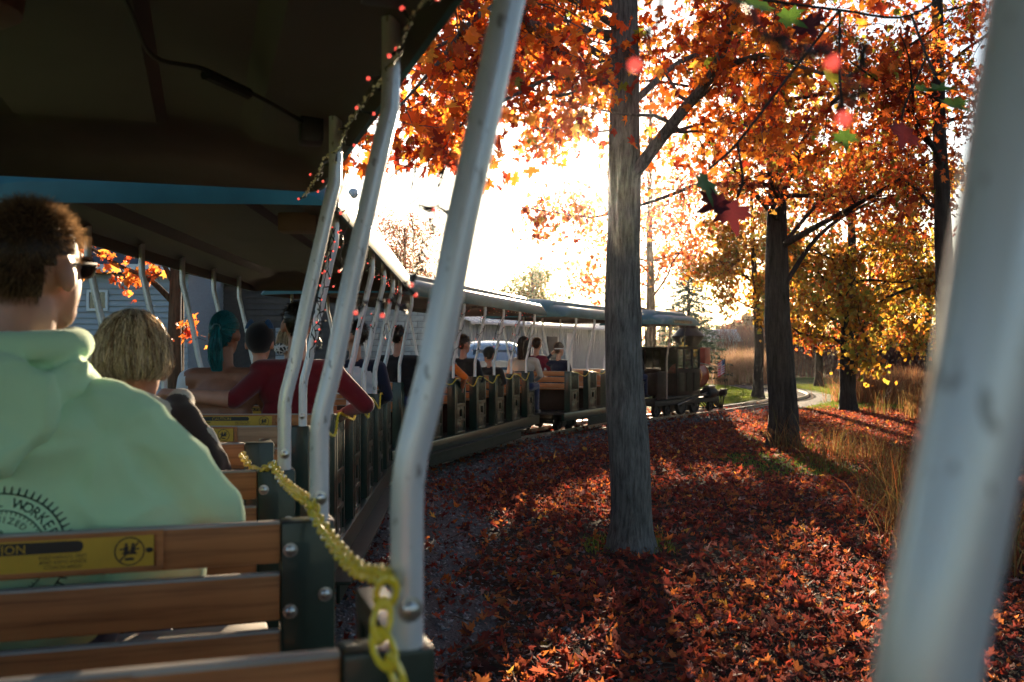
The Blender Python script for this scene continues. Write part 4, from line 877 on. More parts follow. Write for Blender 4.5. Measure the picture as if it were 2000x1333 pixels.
# ------------------------------------------------------------------ fallen leaves and ballast stones
n = 230000; P = np.column_stack([rng.uniform(-3, 10.5, n), 1.6 + 26.5 * rng.random(n) ** 1.15, np.zeros(n)]); P = P[np.abs(P[:, 0] / P[:, 1]) < .62]; n = len(P); d, s = line_dist(P); vis_ = np.ones(n, bool)
pr = np.where(s > 0, np.clip((d - .80 + .5 * np.sin(P[:, 1] * 1.3) * np.sin(P[:, 1] * .7 + 1)) / .95, .24, 1), .12) * np.clip((28.2 - P[:, 1]) / 4, 0, 1)
patch = np.array([noise.noise((x * .55, y * .45, 3.1)) for x, y, _ in P]); pr *= np.clip(.95 + patch * .9, .25, 1) * np.where(np.hypot((P[:, 0] - 3.75) / .9, (P[:, 1] - 13.2) / 1.4) < 1, .22, 1)
k = (rng.random(n) < pr * .72) & vis_; P = P[k]; n = len(P)
P[:, 2] = top_zs(P, d[k]); P[:, 2] += rng.uniform(.006, .055, n)
S = rng.uniform(.030, .075, n) * np.where(rng.random(n) < .25, 1.6, 1); tilt = rng.normal(0, .7, (n, 2)); Nn = np.column_stack([tilt, np.ones(n)]); T = rng.normal(0, 1, (n, 3)); T[:, 2] *= .2; rot = rots(Nn, T); C = pick(PAL_LIT, n, .3)
order = np.argsort(-(S / P[:, 1]) * (np.abs(P[:, 0] / P[:, 1]) < .5) * (P[:, 0] / P[:, 1] > -.14) * (1.45 / P[:, 1] < .36)); part = np.zeros(n, bool); part[order[:300]] = True
lit = cloud('leaf_litter', P[~part], S[~part], C[~part], rot[~part], LEAF1, 'leaf_litter', curl=2.6, ragged=.22); tag(lit, 'deep litter of fallen red maple leaves between the train and the trees', 'leaf litter', kind='stuff')
for o in leaf_parts(P[part], S[part], C[part], rot[part], 'leaf_litter', None, 'fallen_leaf', 18): tag(o, 'single fallen red or brown maple leaf in the foreground litter', 'leaf', 'fallen maple leaves nearest the camera')
n = 90000; P = np.column_stack([rng.uniform(-2.5, 6, n), 1.8 + 24 * rng.random(n) ** 1.9, np.zeros(n)]); P = P[(P[:, 0] / P[:, 1] > -.3) & (P[:, 0] / P[:, 1] < .45)]; n = len(P); d, s = line_dist(P); k = (s > 0) & (rng.random(n) < np.clip((2.6 - d) / 1.2, 0, 1)) & (d < 2.6); P = P[k]; n = len(P); P[:, 2] = top_zs(P, d[k])
cube = np.array([(0, 0, .7), (.6, 0, .1), (-.25, .6, .1), (-.3, -.55, .1), (.1, .1, -.4)]); cf = np.array([(0, 1, 2), (0, 2, 3), (0, 3, 1), (4, 2, 1), (4, 3, 2), (4, 1, 3)])
st = cloud('ballast_stones', P, rng.uniform(.012, .042, n), pick([((0.20, 0.20, 0.205), 4), ((0.12, 0.12, 0.125), 3), ((0.28, 0.275, 0.27), 2), ((0.17, 0.13, 0.10), 1)], n, .25), rots(rng.normal(0, .5, (n, 3)) + [0, 0, 1], rng.normal(0, 1, (n, 3))), (cube, cf), 'twig_mass', curl=.6); tag(st, 'loose grey ballast stones beside the track', 'gravel', kind='stuff')

tw_ = MB(); random.seed(77)
for i in range(420):
    y = 2.6 + 11 * random.random() ** 1.3; x = random.uniform(-.12, .5) * y
    d, s = line_dist(np.array([[x, y]]))
    if s[0] < 0 or d[0] < 1.0: continue
    a = random.uniform(0, math.pi); L = random.uniform(.05, .28); z = top_z(x, y) + .05; p0 = Vector((x, y, z)); dr = Vector((math.cos(a), math.sin(a), random.uniform(-.1, .25)))
    tw_.tube([p0, p0 + dr * L * .5 + Vector((0, 0, .012)), p0 + dr * L], [.0035, .003, .0015], 4)
tag(tw_.build('fallen_twigs', 'bark_brown'), 'thin dry twigs strewn through the leaf litter', 'twigs', kind='stuff')
# ------------------------------------------------------------------ buildings, car, lamp
def lap_wall(root, a, b, z0, z1, pitch, matn, name='board', proud=0.045):
    """each lapped board is a piece of its own: leaning out at the foot over the board below"""
    a, b = Vector(a), Vector(b); L = (b - a).length; d = (b - a).normalized(); nrm = Vector((d.y, -d.x, 0))
    me = MB().add([(0, -.006, 0), (L, -.006, 0), (L, -proud - .006, 0), (0, -proud - .006, 0), (0, .0, pitch), (L, .0, pitch), (L, -.006, pitch), (0, -.006, pitch)], [(0, 1, 2, 3), (4, 7, 6, 5), (3, 2, 6, 7), (0, 4, 5, 1), (0, 3, 7, 4), (1, 5, 6, 2)]).data(name, matn, False)
    n = int((z1 - z0) / pitch)
    for i in range(n): inst(name, me, root, a + Vector((0, 0, z0 + i * pitch)) - root.location, (0, 0, math.atan2(d.y, d.x)))
hz = Vector((-9.5, 24, -.1)); house = empty('clapboard_house', hz); tag(house, 'grey clapboard house with a dark shingle roof seen under the coach canopy', 'house')
MB().box((-3.4, 3.0, 1.75), (9.8, 5.9, 3.5)).build('wall', 'siding_grey', house)
lap_wall(house, (-17.8, 24.03, 0), (-8.0, 24.03, 0), 0.0, 3.3, .145, 'siding_grey')
MB().box((-3.4, -.25, 3.62), (10.4, .10, .20)).box((-3.4, -.33, 3.55), (10.4, .08, .07)).build('gutter', 'trim_white', house)
rf = MB(); rf.add([(-8.8, -.3, 3.68), (2.0, -.3, 3.68), (2.0, 3, 5.5), (-8.8, 3, 5.5), (2.0, 6.4, 3.68), (-8.8, 6.4, 3.68)], [(0, 1, 2, 3), (3, 2, 4, 5)]).add([(-8.8, -.3, 3.6), (2.0, -.3, 3.6), (2.0, 3, 5.42), (-8.8, 3, 5.42), (2.0, 6.4, 3.6), (-8.8, 6.4, 3.6)], [(3, 2, 1, 0), (5, 4, 2, 3)]); rf.build('roof', 'roof_shingle', house, False)
for cx in (-.72, -4.2):
    w_ = MB().box((cx, -.03, 2.62), (.52, .06, .06)).box((cx, -.03, 3.08), (.52, .06, .06)).box((cx - .23, -.03, 2.85), (.06, .06, .40)).box((cx + .23, -.03, 2.85), (.06, .06, .40)).build('window', 'trim_white', house); MB().box((cx, -.022, 2.85), (.40, .02, .40)).build('pane', 'window_glass', w_)
bz = Vector((-6.6, 27, -.1)); barn = empty('dark_barn', bz); tag(barn, 'dark grey building with a shingle roof right of the clapboard house', 'building')
MB().box((0, 2.5, 1.75), (3.4, 5, 3.5)).build('wall', 'barn_dark', barn); MB().add([(-1.9, -.3, 3.5), (1.75, -.3, 3.5), (1.75, 2.5, 5.1), (-1.9, 2.5, 5.1), (1.75, 5.3, 3.5), (-1.9, 5.3, 3.5)], [(0, 1, 2, 3), (3, 2, 4, 5)]).build('roof', 'roof_shingle', barn, False)
lap_wall(barn, (-8.3, 26.98, 0), (-4.9, 26.98, 0), 0.1, 3.4, .16, 'barn_dark')
MB().box((.5, -.04, 1.2), (.9, .05, 2.1), bev=.01).build('door', 'siding_grey', barn)
wz = Vector((-3.9, 30, -.1)); blk = empty('block_building', wz); tag(blk, 'low pale block building behind the front of the second coach', 'building')
MB().box((0, 2.0, 1.75), (3.7, 3.9, 3.5)).build('wall', 'mortar', blk); MB().box((0, 2.0, 3.56), (4.0, 4.2, .12), bev=.02).build('roof', 'barn_dark', blk)
bd = MB().box((0, 0, 0), (.385, .06, .175), bev=.008).data('block', 'block_white')
for j in range(18):
    for i in range(9):
        x = -1.62 + i * .4 + (.2 if j % 2 else 0)
        if x < 1.66: inst('block', bd, blk, (x, .035, .2 + j * .188 - .02))
# metal shed
sa, sb = Vector((-1.55, 32.4, 0)), Vector((4.6, 44.0, 0)); sd = (sb - sa).normalized(); sn = Vector((-sd.y, sd.x, 0)); L = (sb - sa).length
shed = empty('metal_shed', (sa.x, sa.y, -.1)); tag(shed, 'long blue grey metal shed behind the third coach', 'shed')
rz_ = math.atan2(sd.y, sd.x); w_ = MB().box((L / 2, 3.5, 1.32), (L, 7, 2.64))
w_.add([(0.001, 0, 2.64), (0.001, 7, 2.64), (0.001, 3.5, 3.9)], [(0, 1, 2)]); w_.add([(L - .001, 0, 2.64), (L - .001, 7, 2.64), (L - .001, 3.5, 3.9)], [(0, 2, 1)])
for i in range(int(L / .22)): w_.box((.11 + i * .22, -.012, 1.32), (.05, .024, 2.62))
o = w_.build('wall', 'shed_wall', shed, False); o.rotation_euler = (0, 0, rz_)
w_ = MB().add([(-.25, -.35, 2.60), (L + .25, -.35, 2.60), (L + .25, 3.5, 3.98), (-.25, 3.5, 3.98), (L + .25, 7.35, 2.60), (-.25, 7.35, 2.60), (-.25, -.35, 2.52), (L + .25, -.35, 2.52)], [(0, 1, 2, 3), (3, 2, 4, 5), (6, 7, 1, 0)])
for i in range(int(L / .45)): x = i * .45; w_.bar((x, -.34, 2.62), (x, 3.48, 3.99), .04, .03)
o = w_.build('roof', 'shed_roof', shed, False); o.rotation_euler = (0, 0, rz_)
for x, matn, w2, h2, nm in ((8.2, 'trim_white', .55, 1.5, 'door'), (6.6, 'barn_dark', .9, 1.2, 'window')): o = MB().box((x, -.045, 1.6), (w2, .05, h2), bev=.01).build(nm, matn, shed); o.rotation_euler = (0, 0, rz_)
fz = at(1400, 740, 62); fs = empty('small_outbuilding', (fz.x, 62, -.1)); tag(fs, 'small grey outbuilding far behind the locomotive flag', 'building')
MB().box((0, 1.5, 1.15), (2.6, 3, 2.3)).build('wall', 'shed_wall', fs); MB().add([(-1.6, -.3, 2.28), (1.6, -.3, 2.28), (1.6, 1.5, 3.1), (-1.6, 1.5, 3.1), (1.6, 3.3, 2.28), (-1.6, 3.3, 2.28)], [(0, 1, 2, 3), (3, 2, 4, 5)]).build('roof', 'shed_roof', fs, False); MB().box((-.5, -.03, 1.2), (.7, .05, .8)).build('window', 'window_glass', fs)
# parked car
car = empty('parked_car', (-.62, 26.2, -.09), R(6)); tag(car, 'silver car parked between the third coach and the metal shed', 'car')
def loft(secs, matn, name, parent, ring=16):
    mb = MB(); V = []
    for y, w2, z0, z1, p in secs:
        for k in range(ring):
            t = 2 * math.pi * k / ring; c, s = math.cos(t), math.sin(t); V.append((w2 * math.copysign(abs(c) ** p, c), y, (z0 + z1) / 2 + (z1 - z0) / 2 * math.copysign(abs(s) ** p, s)))
    n = len(secs); F = [(i * ring + k, i * ring + (k + 1) % ring, (i + 1) * ring + (k + 1) % ring, (i + 1) * ring + k) for i in range(n - 1) for k in range(ring)]
    F += [tuple(range(ring))[::-1], tuple((n - 1) * ring + k for k in range(ring))]; mb.add(V, F); return mb.build(name, matn, parent)
loft([(-2.2, .70, .45, .85, .5), (-2.12, .84, .30, 1.02, .45), (-1.6, .90, .24, 1.08, .4), (0, .92, .22, 1.10, .4), (1.2, .90, .22, 1.02, .4), (2.0, .84, .28, .90, .45), (2.2, .68, .40, .75, .5)], 'car_silver', 'body', car)
cabin = loft([(-2.0, .74, 1.0, 1.35, .5), (-1.7, .74, 1.0, 1.72, .5), (-1.2, .72, 1.0, 1.84, .5), (0, .72, 1.0, 1.88, .5), (.5, .72, 1.0, 1.84, .5), (1.1, .74, 1.0, 1.30, .5), (1.3, .74, 1.0, 1.08, .5)], 'car_silver', 'cabin', car)
MB().add([(-.60, -2.03, 1.12), (.60, -2.03, 1.12), (.54, -1.80, 1.62), (-.54, -1.80, 1.62)], [(0, 1, 2, 3)]).build('rear_window', 'window_glass', cabin, False)
for s in (-1, 1):
    MB().box((s * .735, -.3, 1.4), (.02, 2.0, .42), bev=.01).build('side_window', 'window_glass', cabin); MB().box((s * .78, -2.14, .92), (.16, .08, .22), bev=.02).build('tail_light', 'tail_red', car)
    for y in (-1.35, 1.35): w_ = MB().lathe([(0, -.1), (.20, -.1), (.33, -.11), (.345, -.08), (.345, .08), (.33, .1), (0, .1)], 20, axis='x', c=(s * .80, y, .345)).build('wheel', 'tyre', car); MB().lathe([(0, .0), (.19, .0), (.20, .012), (.12, .02), (0, .02)], 16, axis='x', c=(s * .80 + s * .098, y, .345)).build('rim', 'steel', w_)
# globe lamp
gl = at(690, 378, 24); lamp = empty('street_lamp', (gl.x, 24, -.1)); tag(lamp, 'globe lamp on a thin post above the second coach roof', 'lamp')
MB().tube([(0, 0, 0), (0, 0, .5), (0, 0, .52), (0, 0, gl.z - .05)], [.07, .06, .04, .03], 10).build('post', 'dark_plastic', lamp)
MB().sphere((0, 0, gl.z + .1), .125, 18, 12).build('globe', 'shed_roof', lamp)
# cable beside the bare trunk
MB().tube(catmull([at(355, 745, 10.2), at(353, 600, 10.2), at(359, 480, 10.2), at(357, 360, 10.2)], 6), .006, 6).build('hanging_cable', 'slat_edge'); tag(bpy.data.objects['hanging_cable'], 'pale cable hanging beside the bare trunk', 'cable')
# ------------------------------------------------------------------ people
def cap_pts(mb, a, b, ra, rb, n=12):
    a, b = Vector(a), Vector(b); d = b - a; L = max(d.length, 1e-5); d = d / L; P = []; Rr = []
    for k in range(5): t = R(-88 + 22 * k); P.append(a + d * ra * math.sin(t)); Rr.append(max(1e-4, ra * math.cos(t)))
    for k in range(1, 6): t = R(22 * k - 22 + 0.1); P.append(b + d * rb * math.sin(t)); Rr.append(max(1e-4, rb * math.cos(t)))
    mb.tube(P, Rr, n)
def skinned(prims, voxel, name, parent, smooth=3, disp=None):
    """one continuous surface from overlapping limbs; each face takes the cloth or skin of the limb it belongs to"""
    mb = MB()
    for p in prims:
        if p[0] == 'c': cap_pts(mb, p[1], p[2], p[3], p[4])
        else: mb.sphere(p[1], p[2], 16, 10, 0, p[4] if len(p) > 4 else None)
    me = bpy.data.meshes.new(name); me.from_pydata(mb.v, [], mb.f); o = bpy.data.objects.new(name, me); COL.objects.link(o)
    rm = o.modifiers.new('r', 'REMESH'); rm.mode = 'VOXEL'; rm.voxel_size = voxel
    if smooth: s_ = o.modifiers.new('s', 'SMOOTH'); s_.iterations = smooth; s_.factor = .5
    dg = bpy.context.evaluated_depsgraph_get(); m2 = bpy.data.meshes.new_from_object(o.evaluated_get(dg)); bpy.data.objects.remove(o); bpy.data.meshes.remove(me)
    n = len(m2.vertices); co = np.zeros(n * 3, np.float32); m2.vertices.foreach_get('co', co); co = co.reshape(-1, 3)
    if disp:
        nr = np.zeros(n * 3, np.float32); m2.vertices.foreach_get('normal', nr); nr = nr.reshape(-1, 3); co = co + nr * np.array([disp(p) for p in co])[:, None]; m2.vertices.foreach_set('co', co.reshape(-1).astype(np.float32))
    nf = len(m2.polygons); fc = np.zeros(nf * 3, np.float32); m2.polygons.foreach_get('center', fc); fc = fc.reshape(-1, 3)
    names = []; best = np.full(nf, 1e9); mi = np.zeros(nf, np.int32)
    for p in prims:
        if p[0] == 'c':
            a, b = np.array(p[1]), np.array(p[2]); d = b - a; t = np.clip(((fc - a) @ d) / (d @ d + 1e-12), 0, 1); sdf = np.linalg.norm(fc - (a + t[:, None] * d), axis=1) - (p[3] + (p[4] - p[3]) * t); mt = p[5]
        else:
            q = fc - np.array(p[1]); 
            if len(p) > 4 and p[4] is not None: q = q @ np.array(p[4])
            r_ = np.array(p[2]); k0 = np.linalg.norm(q / r_, axis=1); k1 = np.linalg.norm(q / (r_ * r_), axis=1); sdf = k0 * (k0 - 1) / (k1 + 1e-9); mt = p[3]
        if mt not in names: names.append(mt)
        k = sdf < best; best[k] = sdf[k]; mi[k] = names.index(mt)
    m2.materials.clear()
    for x in names: m2.materials.append(M[x])
    m2.polygons.foreach_set('material_index', mi); m2.polygons.foreach_set('use_smooth', [True] * nf); m2.name = name
    return link(bpy.data.objects.new(name, m2), parent)
def head_prims(c, yaw, s=1.0, skin='skin', tilt=0.0):
    rot = Matrix.Rotation(yaw, 3, 'Z') @ Matrix.Rotation(tilt, 3, 'X'); c = Vector(c)
    def W(p): return tuple(c + rot @ (Vector(p) * s))
    def e(p, r_, m_=skin): return ('e', W(p), tuple(x * s for x in r_), m_, rot)
    return [e((0, -.012, .03), (.077, .098, .10)), e((0, .03, -.02), (.064, .075, .105)), e((0, .045, -.085), (.047, .05, .038)), ('c', W((0, .098, .012)), W((0, .116, -.028)), .008 * s, .013 * s, skin),
            e((.083, -.014, -.012), (.013, .025, .036)), e((-.083, -.014, -.012), (.013, .025, .036)), e((.030, .088, .010), (.014, .012, .009), 'eye_white'), e((-.030, .088, .010), (.014, .012, .009), 'eye_white'), e((0, .094, -.066), (.023, .012, .009), 'lip'), e((0, .085, .035), (.055, .018, .012))], rot
def hand_prims(w, d, up, s=1.0, skin='skin', curl=0.5):
    w, d, up = Vector(w), Vector(d).normalized(), Vector(up); sd = d.cross(up).normalized(); up = sd.cross(d).normalized(); out = [('c', tuple(w), tuple(w + d * .075 * s), .027 * s, .034 * s, skin)]
    for i, (off, L) in enumerate(((-.030, .062), (-.010, .075), (.010, .072), (.029, .055))):
        a = w + d * .088 * s + sd * off * s; k = a + (d * math.cos(curl) - up * math.sin(curl)) * L * .5 * s; t = k + (d * math.cos(curl * 2) - up * math.sin(curl * 2)) * L * .5 * s
        out += [('c', tuple(a), tuple(k), .0095 * s, .0090 * s, skin), ('c', tuple(k), tuple(t), .0090 * s, .0075 * s, skin)]
    a = w + d * .025 * s - sd * .032 * s; out += [('c', tuple(a), tuple(a + (d * .6 - sd * .8).normalized() * .035 * s), .012 * s, .011 * s, skin), ('c', tuple(a + (d * .6 - sd * .8).normalized() * .035 * s), tuple(a + (d * .6 - sd * .8).normalized() * .035 * s + d * .03 * s), .011 * s, .009 * s, skin)]
    return out
def strands(name, paths, w, matname, parent, cval=None):
    """hair: each strand a thin tapering ribbon along a path (N, K, 3)"""
    N, K, _ = paths.shape; d = np.gradient(paths, axis=1); rnd = rng.normal(0, 1, (N, 1, 3)); sd = np.cross(d, rnd); sd /= np.linalg.norm(sd, axis=2, keepdims=True) + 1e-9
    tw = np.linspace(1, .25, K)[None, :, None] * (w * rng.uniform(.6, 1.3, (N, 1, 1))); V = np.stack([paths - sd * tw / 2, paths + sd * tw / 2], 2); k = K * 2; F = []
    for i in range(K - 1): F += [(2 * i, 2 * i + 1, 2 * i + 3, 2 * i + 2)]
    F = (np.array(F)[None] + (np.arange(N) * k)[:, None, None]).reshape(-1, 4); me = bpy.data.meshes.new(name); me.from_pydata(V.reshape(-1, 3).tolist(), [], F.tolist())
    c = np.repeat(rng.beta(1.2, 1.2, N) if cval is None else cval, k); c4 = np.stack([c, c, c, np.ones_like(c)], 1); a = me.attributes.new('Col', 'FLOAT_COLOR', 'POINT'); a.data.foreach_set('color', c4.reshape(-1).astype(np.float32)); me.materials.append(M[matname]); return me
def hair(style, c, rot, s, matname, parent, n=1200, w=.0035, drop=.12, grow=1.0):
    c = np.array(c); Rm = np.array(rot); paths = []; hc = np.array([0, -.012, .03]); hr = np.array([.081, .103, .106]) * grow
    cap = MB()
    def keep(q):  # hairline: off the face, down to the nape
        return (q[:, 1] < .045 + .06 * (q[:, 2] > .05)) & (q[:, 2] > -.055 - .02 * (q[:, 1] < -.03)) & ~((np.abs(q[:, 0]) > .03) & ((((q[:, 1] + .012) / .046) ** 2 + ((q[:, 2] + .022) / .056) ** 2 < 1) | ((q[:, 1] > .004) & (q[:, 2] < .012)) | ((q[:, 1] > .028) & (q[:, 2] < .045)) | ((q[:, 1] > -.03) & (q[:, 2] < -.03))))
    U = unit(rng.normal(0, 1, (n * 4, 3))); Q = U * hr + hc
    if style in ('short', 'pony'):
        k = keep(Q); U, Q = U[k][:n], Q[k][:n]
    if style == 'short':
        L = np.where(Q[:, 2] > .06, .026, .013) * rng.uniform(.7, 1.3, len(Q)); comb = np.array([.25, -.75, -.35]) * (Q[:, 2:3] > -1); d = unit(U * .75 + comb * .55 + rng.normal(0, .28, Q.shape)); t = np.linspace(0, 1, 4)
        paths = Q[:, None] * .985 + hc * .015 + d[:, None] * L[:, None, None] * t[None, :, None] + np.array([0, 0, -.006]) * (t ** 2)[None, :, None]
    elif style in ('bob', 'long'):
        ph = rng.uniform(R(40), R(320), n) + R(90); th1 = np.where(np.abs(np.cos(ph - R(90))) > .6, 100, 112); t = np.linspace(0, 1, 9); P = np.zeros((n, 9, 3)); bulge = 1.06 + .05 * rng.random(n); st_ = rng.uniform(4, 60, n); off_ = np.column_stack([rng.normal(0, 1, n), rng.normal(-.2, 1, n), rng.normal(0, .8, n)])
        for i, q in enumerate(t):
            th = R(1) * (st_ + (96 - st_) * min(1, q / .6)); x = np.cos(ph) * np.sin(th); y = np.sin(ph) * np.sin(th); z = np.cos(th); p = np.stack([x, y, z], 1) * hr * bulge[:, None] + hc
            if q > .6:
                e = (q - .6) / .4; p[:, 2] -= drop * e; sh = 1 - (.22 if style == 'bob' else .05) * e ** 2; p[:, 0] *= sh; p[:, 1] = (p[:, 1] - hc[1]) * sh + hc[1]
            P[:, i] = p + rng.normal(0, .003, (n, 3)) + (off_ * (q ** 1.5) * .009)
        paths = P
    elif style == 'pony':
        kn = np.array([0, -.125, .035]); t = np.linspace(0, 1, 5); P = np.zeros((len(Q), 5, 3))
        for i, q in enumerate(t): p = Q * (1 - q) + kn * q; u_ = (p - hc) / hr; r_ = np.linalg.norm(u_, axis=1, keepdims=True); P[:, i] = np.where(r_ < 1.02, hc + u_ / np.maximum(r_, .3) * hr * 1.025, p)
        m_ = n // 2; T = np.zeros((m_, 5, 3)); ang = rng.uniform(0, 2 * math.pi, m_); rad = rng.random(m_) ** .5
        for i, q in enumerate(t): T[:, i] = kn + np.stack([np.cos(ang) * rad * (.012 + .030 * math.sin(q * 2.6)), np.sin(ang) * rad * (.012 + .022 * math.sin(q * 2.6)) - .03 * math.sin(q * 3.1), np.full(m_, -.24 * q)], 1) + rng.normal(0, .003, (m_, 3))
        paths = np.concatenate([P, T])
    W = np.einsum('ij,nkj->nki', Rm, paths * s) + c; cv = None
    if style in ('bob', 'long'): cl_ = rng.random(70); cv = np.clip(cl_[((ph * 11 + st_ * .05).astype(int)) % 70] * .65 + rng.normal(.2, .2, n), 0, 1)
    me = strands('hair', W, w, matname, parent, cv); ho = link(bpy.data.objects.new('hair', me), parent)
    # scalp below the strands
    g = MB().sphere((0, 0, 0), (1, 1, 1), 24, 16); V = np.array(g.v) * hr * .985 + hc; f = [q for q in g.f if keep(V[list(q)].mean(0)[None])[0]] if style in ('short', 'pony') else [q for q in g.f if (lambda m_: m_[1] < .05 + .05 * (m_[2] > .06) and m_[2] > -.03)(V[list(q)].mean(0))]
    V = (Rm @ (V * s).T).T + c; g2 = MB(); g2.add(V.tolist(), f); g2.build('scalp_hair', matname, ho)
    return ho
def person(label, loc, rz, s=1.0, top='cloth_black', legs='jeans', skin='skin', hairspec=('short', 'hair_dark', 700), yaw=0.0, tilt=0.0, hs=1.0, arms=None, voxel=.013, extra=(), width=1.0, mats=None, lean=0.0, sleeves=None):
    p = empty('person', loc, rz); tag(p, label, 'person', 'train passengers'); mt = dict(pelvis=legs, torso=top, chest=top, sh=top, la=top, ra=top); mt.update(mats or {})
    w = width
    def S_(v): return (v[0] * s, v[1] * s + lean * v[2] * s, v[2] * s)
    pr = [('e', S_((0, .02, .09)), (.18 * w * s, .135 * s, .10 * s), mt['pelvis']), ('e', S_((0, .0, .27)), (.17 * w * s, .125 * s, .20 * s), mt['torso']), ('e', S_((0, .0, .43)), (.185 * w * s, .125 * s, .14 * s), mt['chest']), ('c', S_((-.165 * w, -.005, .535)), S_((.165 * w, -.005, .535)), .07 * s, .07 * s, mt['sh']), ('c', S_((0, -.005, .56)), S_((0, .015, .70)), .056 * s, .052 * s, skin)]
    arms = arms or {}
    for sd, nm in ((-1, 'l'), (1, 'r')):
        sh, el, wr = arms.get(nm, ((sd * .20 * w, 0, .53), (sd * .26 * w, .07, .28), (sd * .12, .30, .17))); a = mt[nm + 'a']; fa = skin if arms.get(nm + '_bare') else a
        pr += [('c', S_(sh), S_(el), .062 * s, .052 * s, a), ('c', S_(el), S_(wr), .048 * s, .034 * s, fa)]; d = Vector(S_(wr)) - Vector(S_(el)); pr += hand_prims(S_(wr), d + Vector((0, 0, -.02)), (0, 0, 1) if abs(d.normalized().z) < .8 else (0, 1, 0), s, skin)
        pr += [('c', S_((sd * .09, .05, .075)), S_((sd * .13, .40, .085)), .085 * s, .062 * s, legs), ('c', S_((sd * .13, .40, .085)), S_((sd * .13, .43, -.33)), .058 * s, .042 * s, legs), ('c', S_((sd * .13, .40, -.375)), S_((sd * .14, .55, -.385)), .042 * s, .034 * s, 'cloth_black')]
    hc = Vector(S_((0, .02, 0))) + Vector((0, lean * .8 * s, .665 * s + .13 * hs)); hp, rot = head_prims(hc, yaw, hs, skin, tilt); b = skinned(pr + hp + list(extra), voxel, 'body', p)
    if hairspec: hair(hairspec[0], hc, rot, hs, hairspec[1], p, *hairspec[2:])
    return p, hc, rot
SEAT = 0.812
def seat(fr_, row, x, dy=.155): return fr_.w(x, row * SP + dy, SEAT)

# man in the mint hoodie, right in front of the camera
man = empty('person', seat(C1, 2, -.015, .175), C1.rz); tag(man, 'man in a mint green hoodie and glasses, back to the camera', 'person', 'train passengers')
hc = Vector((.045, .03, .805)); hp, hrot = head_prims(hc, R(-29), 1.02, 'skin', R(4))
neck = [('c', (0, -.01, .55), (.03, .012, .72), .066, .062, 'skin')]
legs = []
for sd in (-1, 1): legs += [('c', (sd * .11, .05, .08), (sd * .25, .43, .17 if sd > 0 else .10), .10, .072, 'jeans'), ('c', (sd * .25, .43, .17 if sd > 0 else .10), (sd * .24, .45, -.33), .066, .048, 'jeans'), ('c', (sd * .24, .42, -.375), (sd * .26, .58, -.385), .046, .038, 'cloth_black')]
hands = hand_prims((.23, .42, .25), (-.35, .3, -.1), (0, 0, 1)) + hand_prims((-.22, .40, .20), (.3, .4, -.1), (0, 0, 1)) + [('c', (.34, .30, .27), (.23, .42, .25), .038, .034, 'skin'), ('c', (-.34, .28, .24), (-.22, .40, .20), .038, .034, 'skin')]
skinned(neck + hp + [('e', (0, .02, .12), (.19, .14, .13), 'jeans'), ('e', (0, 0, .32), (.17, .11, .20), 'jeans'), ('c', (0, 0, .3), (0, -.01, .56), .09, .06, 'skin')] + legs, .009, 'body', man)
skinned(hands[:11] + [hands[-2]], .006, 'hand', man, 1); skinned(hands[11:22] + [hands[-1]], .006, 'hand', man, 1)
def folds(p):
    x, y, z = p; f = 0.0
    f += .007 * math.sin(34 * (z * .9 - .55 * abs(x)) + 3 * noise.noise((x * 6, y * 6, z * 6))) * math.exp(-((z - .13) / .13) ** 2)          # bunching at the waist
    f += .004 * math.sin(26 * (x + .5 * z) + 4 * noise.noise((x * 5 + 3, y * 5, z * 5))) * math.exp(-((abs(x) - .25) / .09) ** 2) * (1 if z < .5 else .3)   # arm pit creases
    f += .005 * math.sin(38 * (z + .9 * abs(x)) + 5 * noise.noise((x * 4, y * 4, z * 4))) * math.exp(-((abs(x) - .13) / .07) ** 2) * math.exp(-((z - .30) / .16) ** 2)
    dx, dz = abs(x) - .20, z - .47; rr_ = math.hypot(dx, dz); th_ = math.atan2(dz, dx)                       # creases fanning out of the arm pit
    f += .005 * (1 - 2 * abs(math.sin(th_ * 3.2 + 2.5 * noise.noise((x * 3, y * 3, z * 3))))) * math.exp(-((rr_ - .13) / .09) ** 2) * (y < .05)
    f += .012 * (1 - 2 * abs(math.sin(30 * z + 9 * abs(x) + 3 * noise.noise((x * 5, 0, z * 5))))) * math.exp(-((z - .345) / .045) ** 2) * math.exp(-((abs(x) - .20) / .10) ** 2)   # cloth bunched over the bench back
    f += .0035 * math.sin(48 * abs(x) + 6 * z + 2 * noise.noise((x * 4, y * 4, z * 4))) * math.exp(-((abs(x) - .30) / .07) ** 2)
    f += .012 * noise.noise((x * 5.5, y * 5.5, z * 5.5)) + .005 * noise.noise((x * 15, y * 15, z * 15)) + .006 * abs(noise.noise((x * 8 + 4, y * 8, z * 5))); return f
G = 'hoodie_green'
hood = [('e', (0, .02, .13), (.225, .155, .13), G), ('e', (0, -.005, .32), (.225, .15, .24), G), ('e', (0, -.012, .45), (.235, .14, .16), G), ('c', (-.19, -.015, .515), (.19, -.015, .515), .075, .075, G),
        ('c', (-.08, -.01, .58), (.08, -.01, .58), .08, .07, G), ('c', (.18, -.02, .42), (.27, .0, .20), .10, .12, G), ('c', (-.18, -.02, .42), (-.27, .0, .20), .10, .12, G), ('c', (.215, -.01, .485), (.385, .045, .28), .090, .082, G), ('c', (.385, .045, .29), (.28, .36, .26), .080, .055, G), ('c', (-.215, -.01, .485), (-.36, .06, .27), .090, .082, G), ('c', (-.36, .06, .27), (-.27, .34, .22), .080, .055, G)]
ho = skinned(hood, .0095, 'hoodie', man, 4, folds)
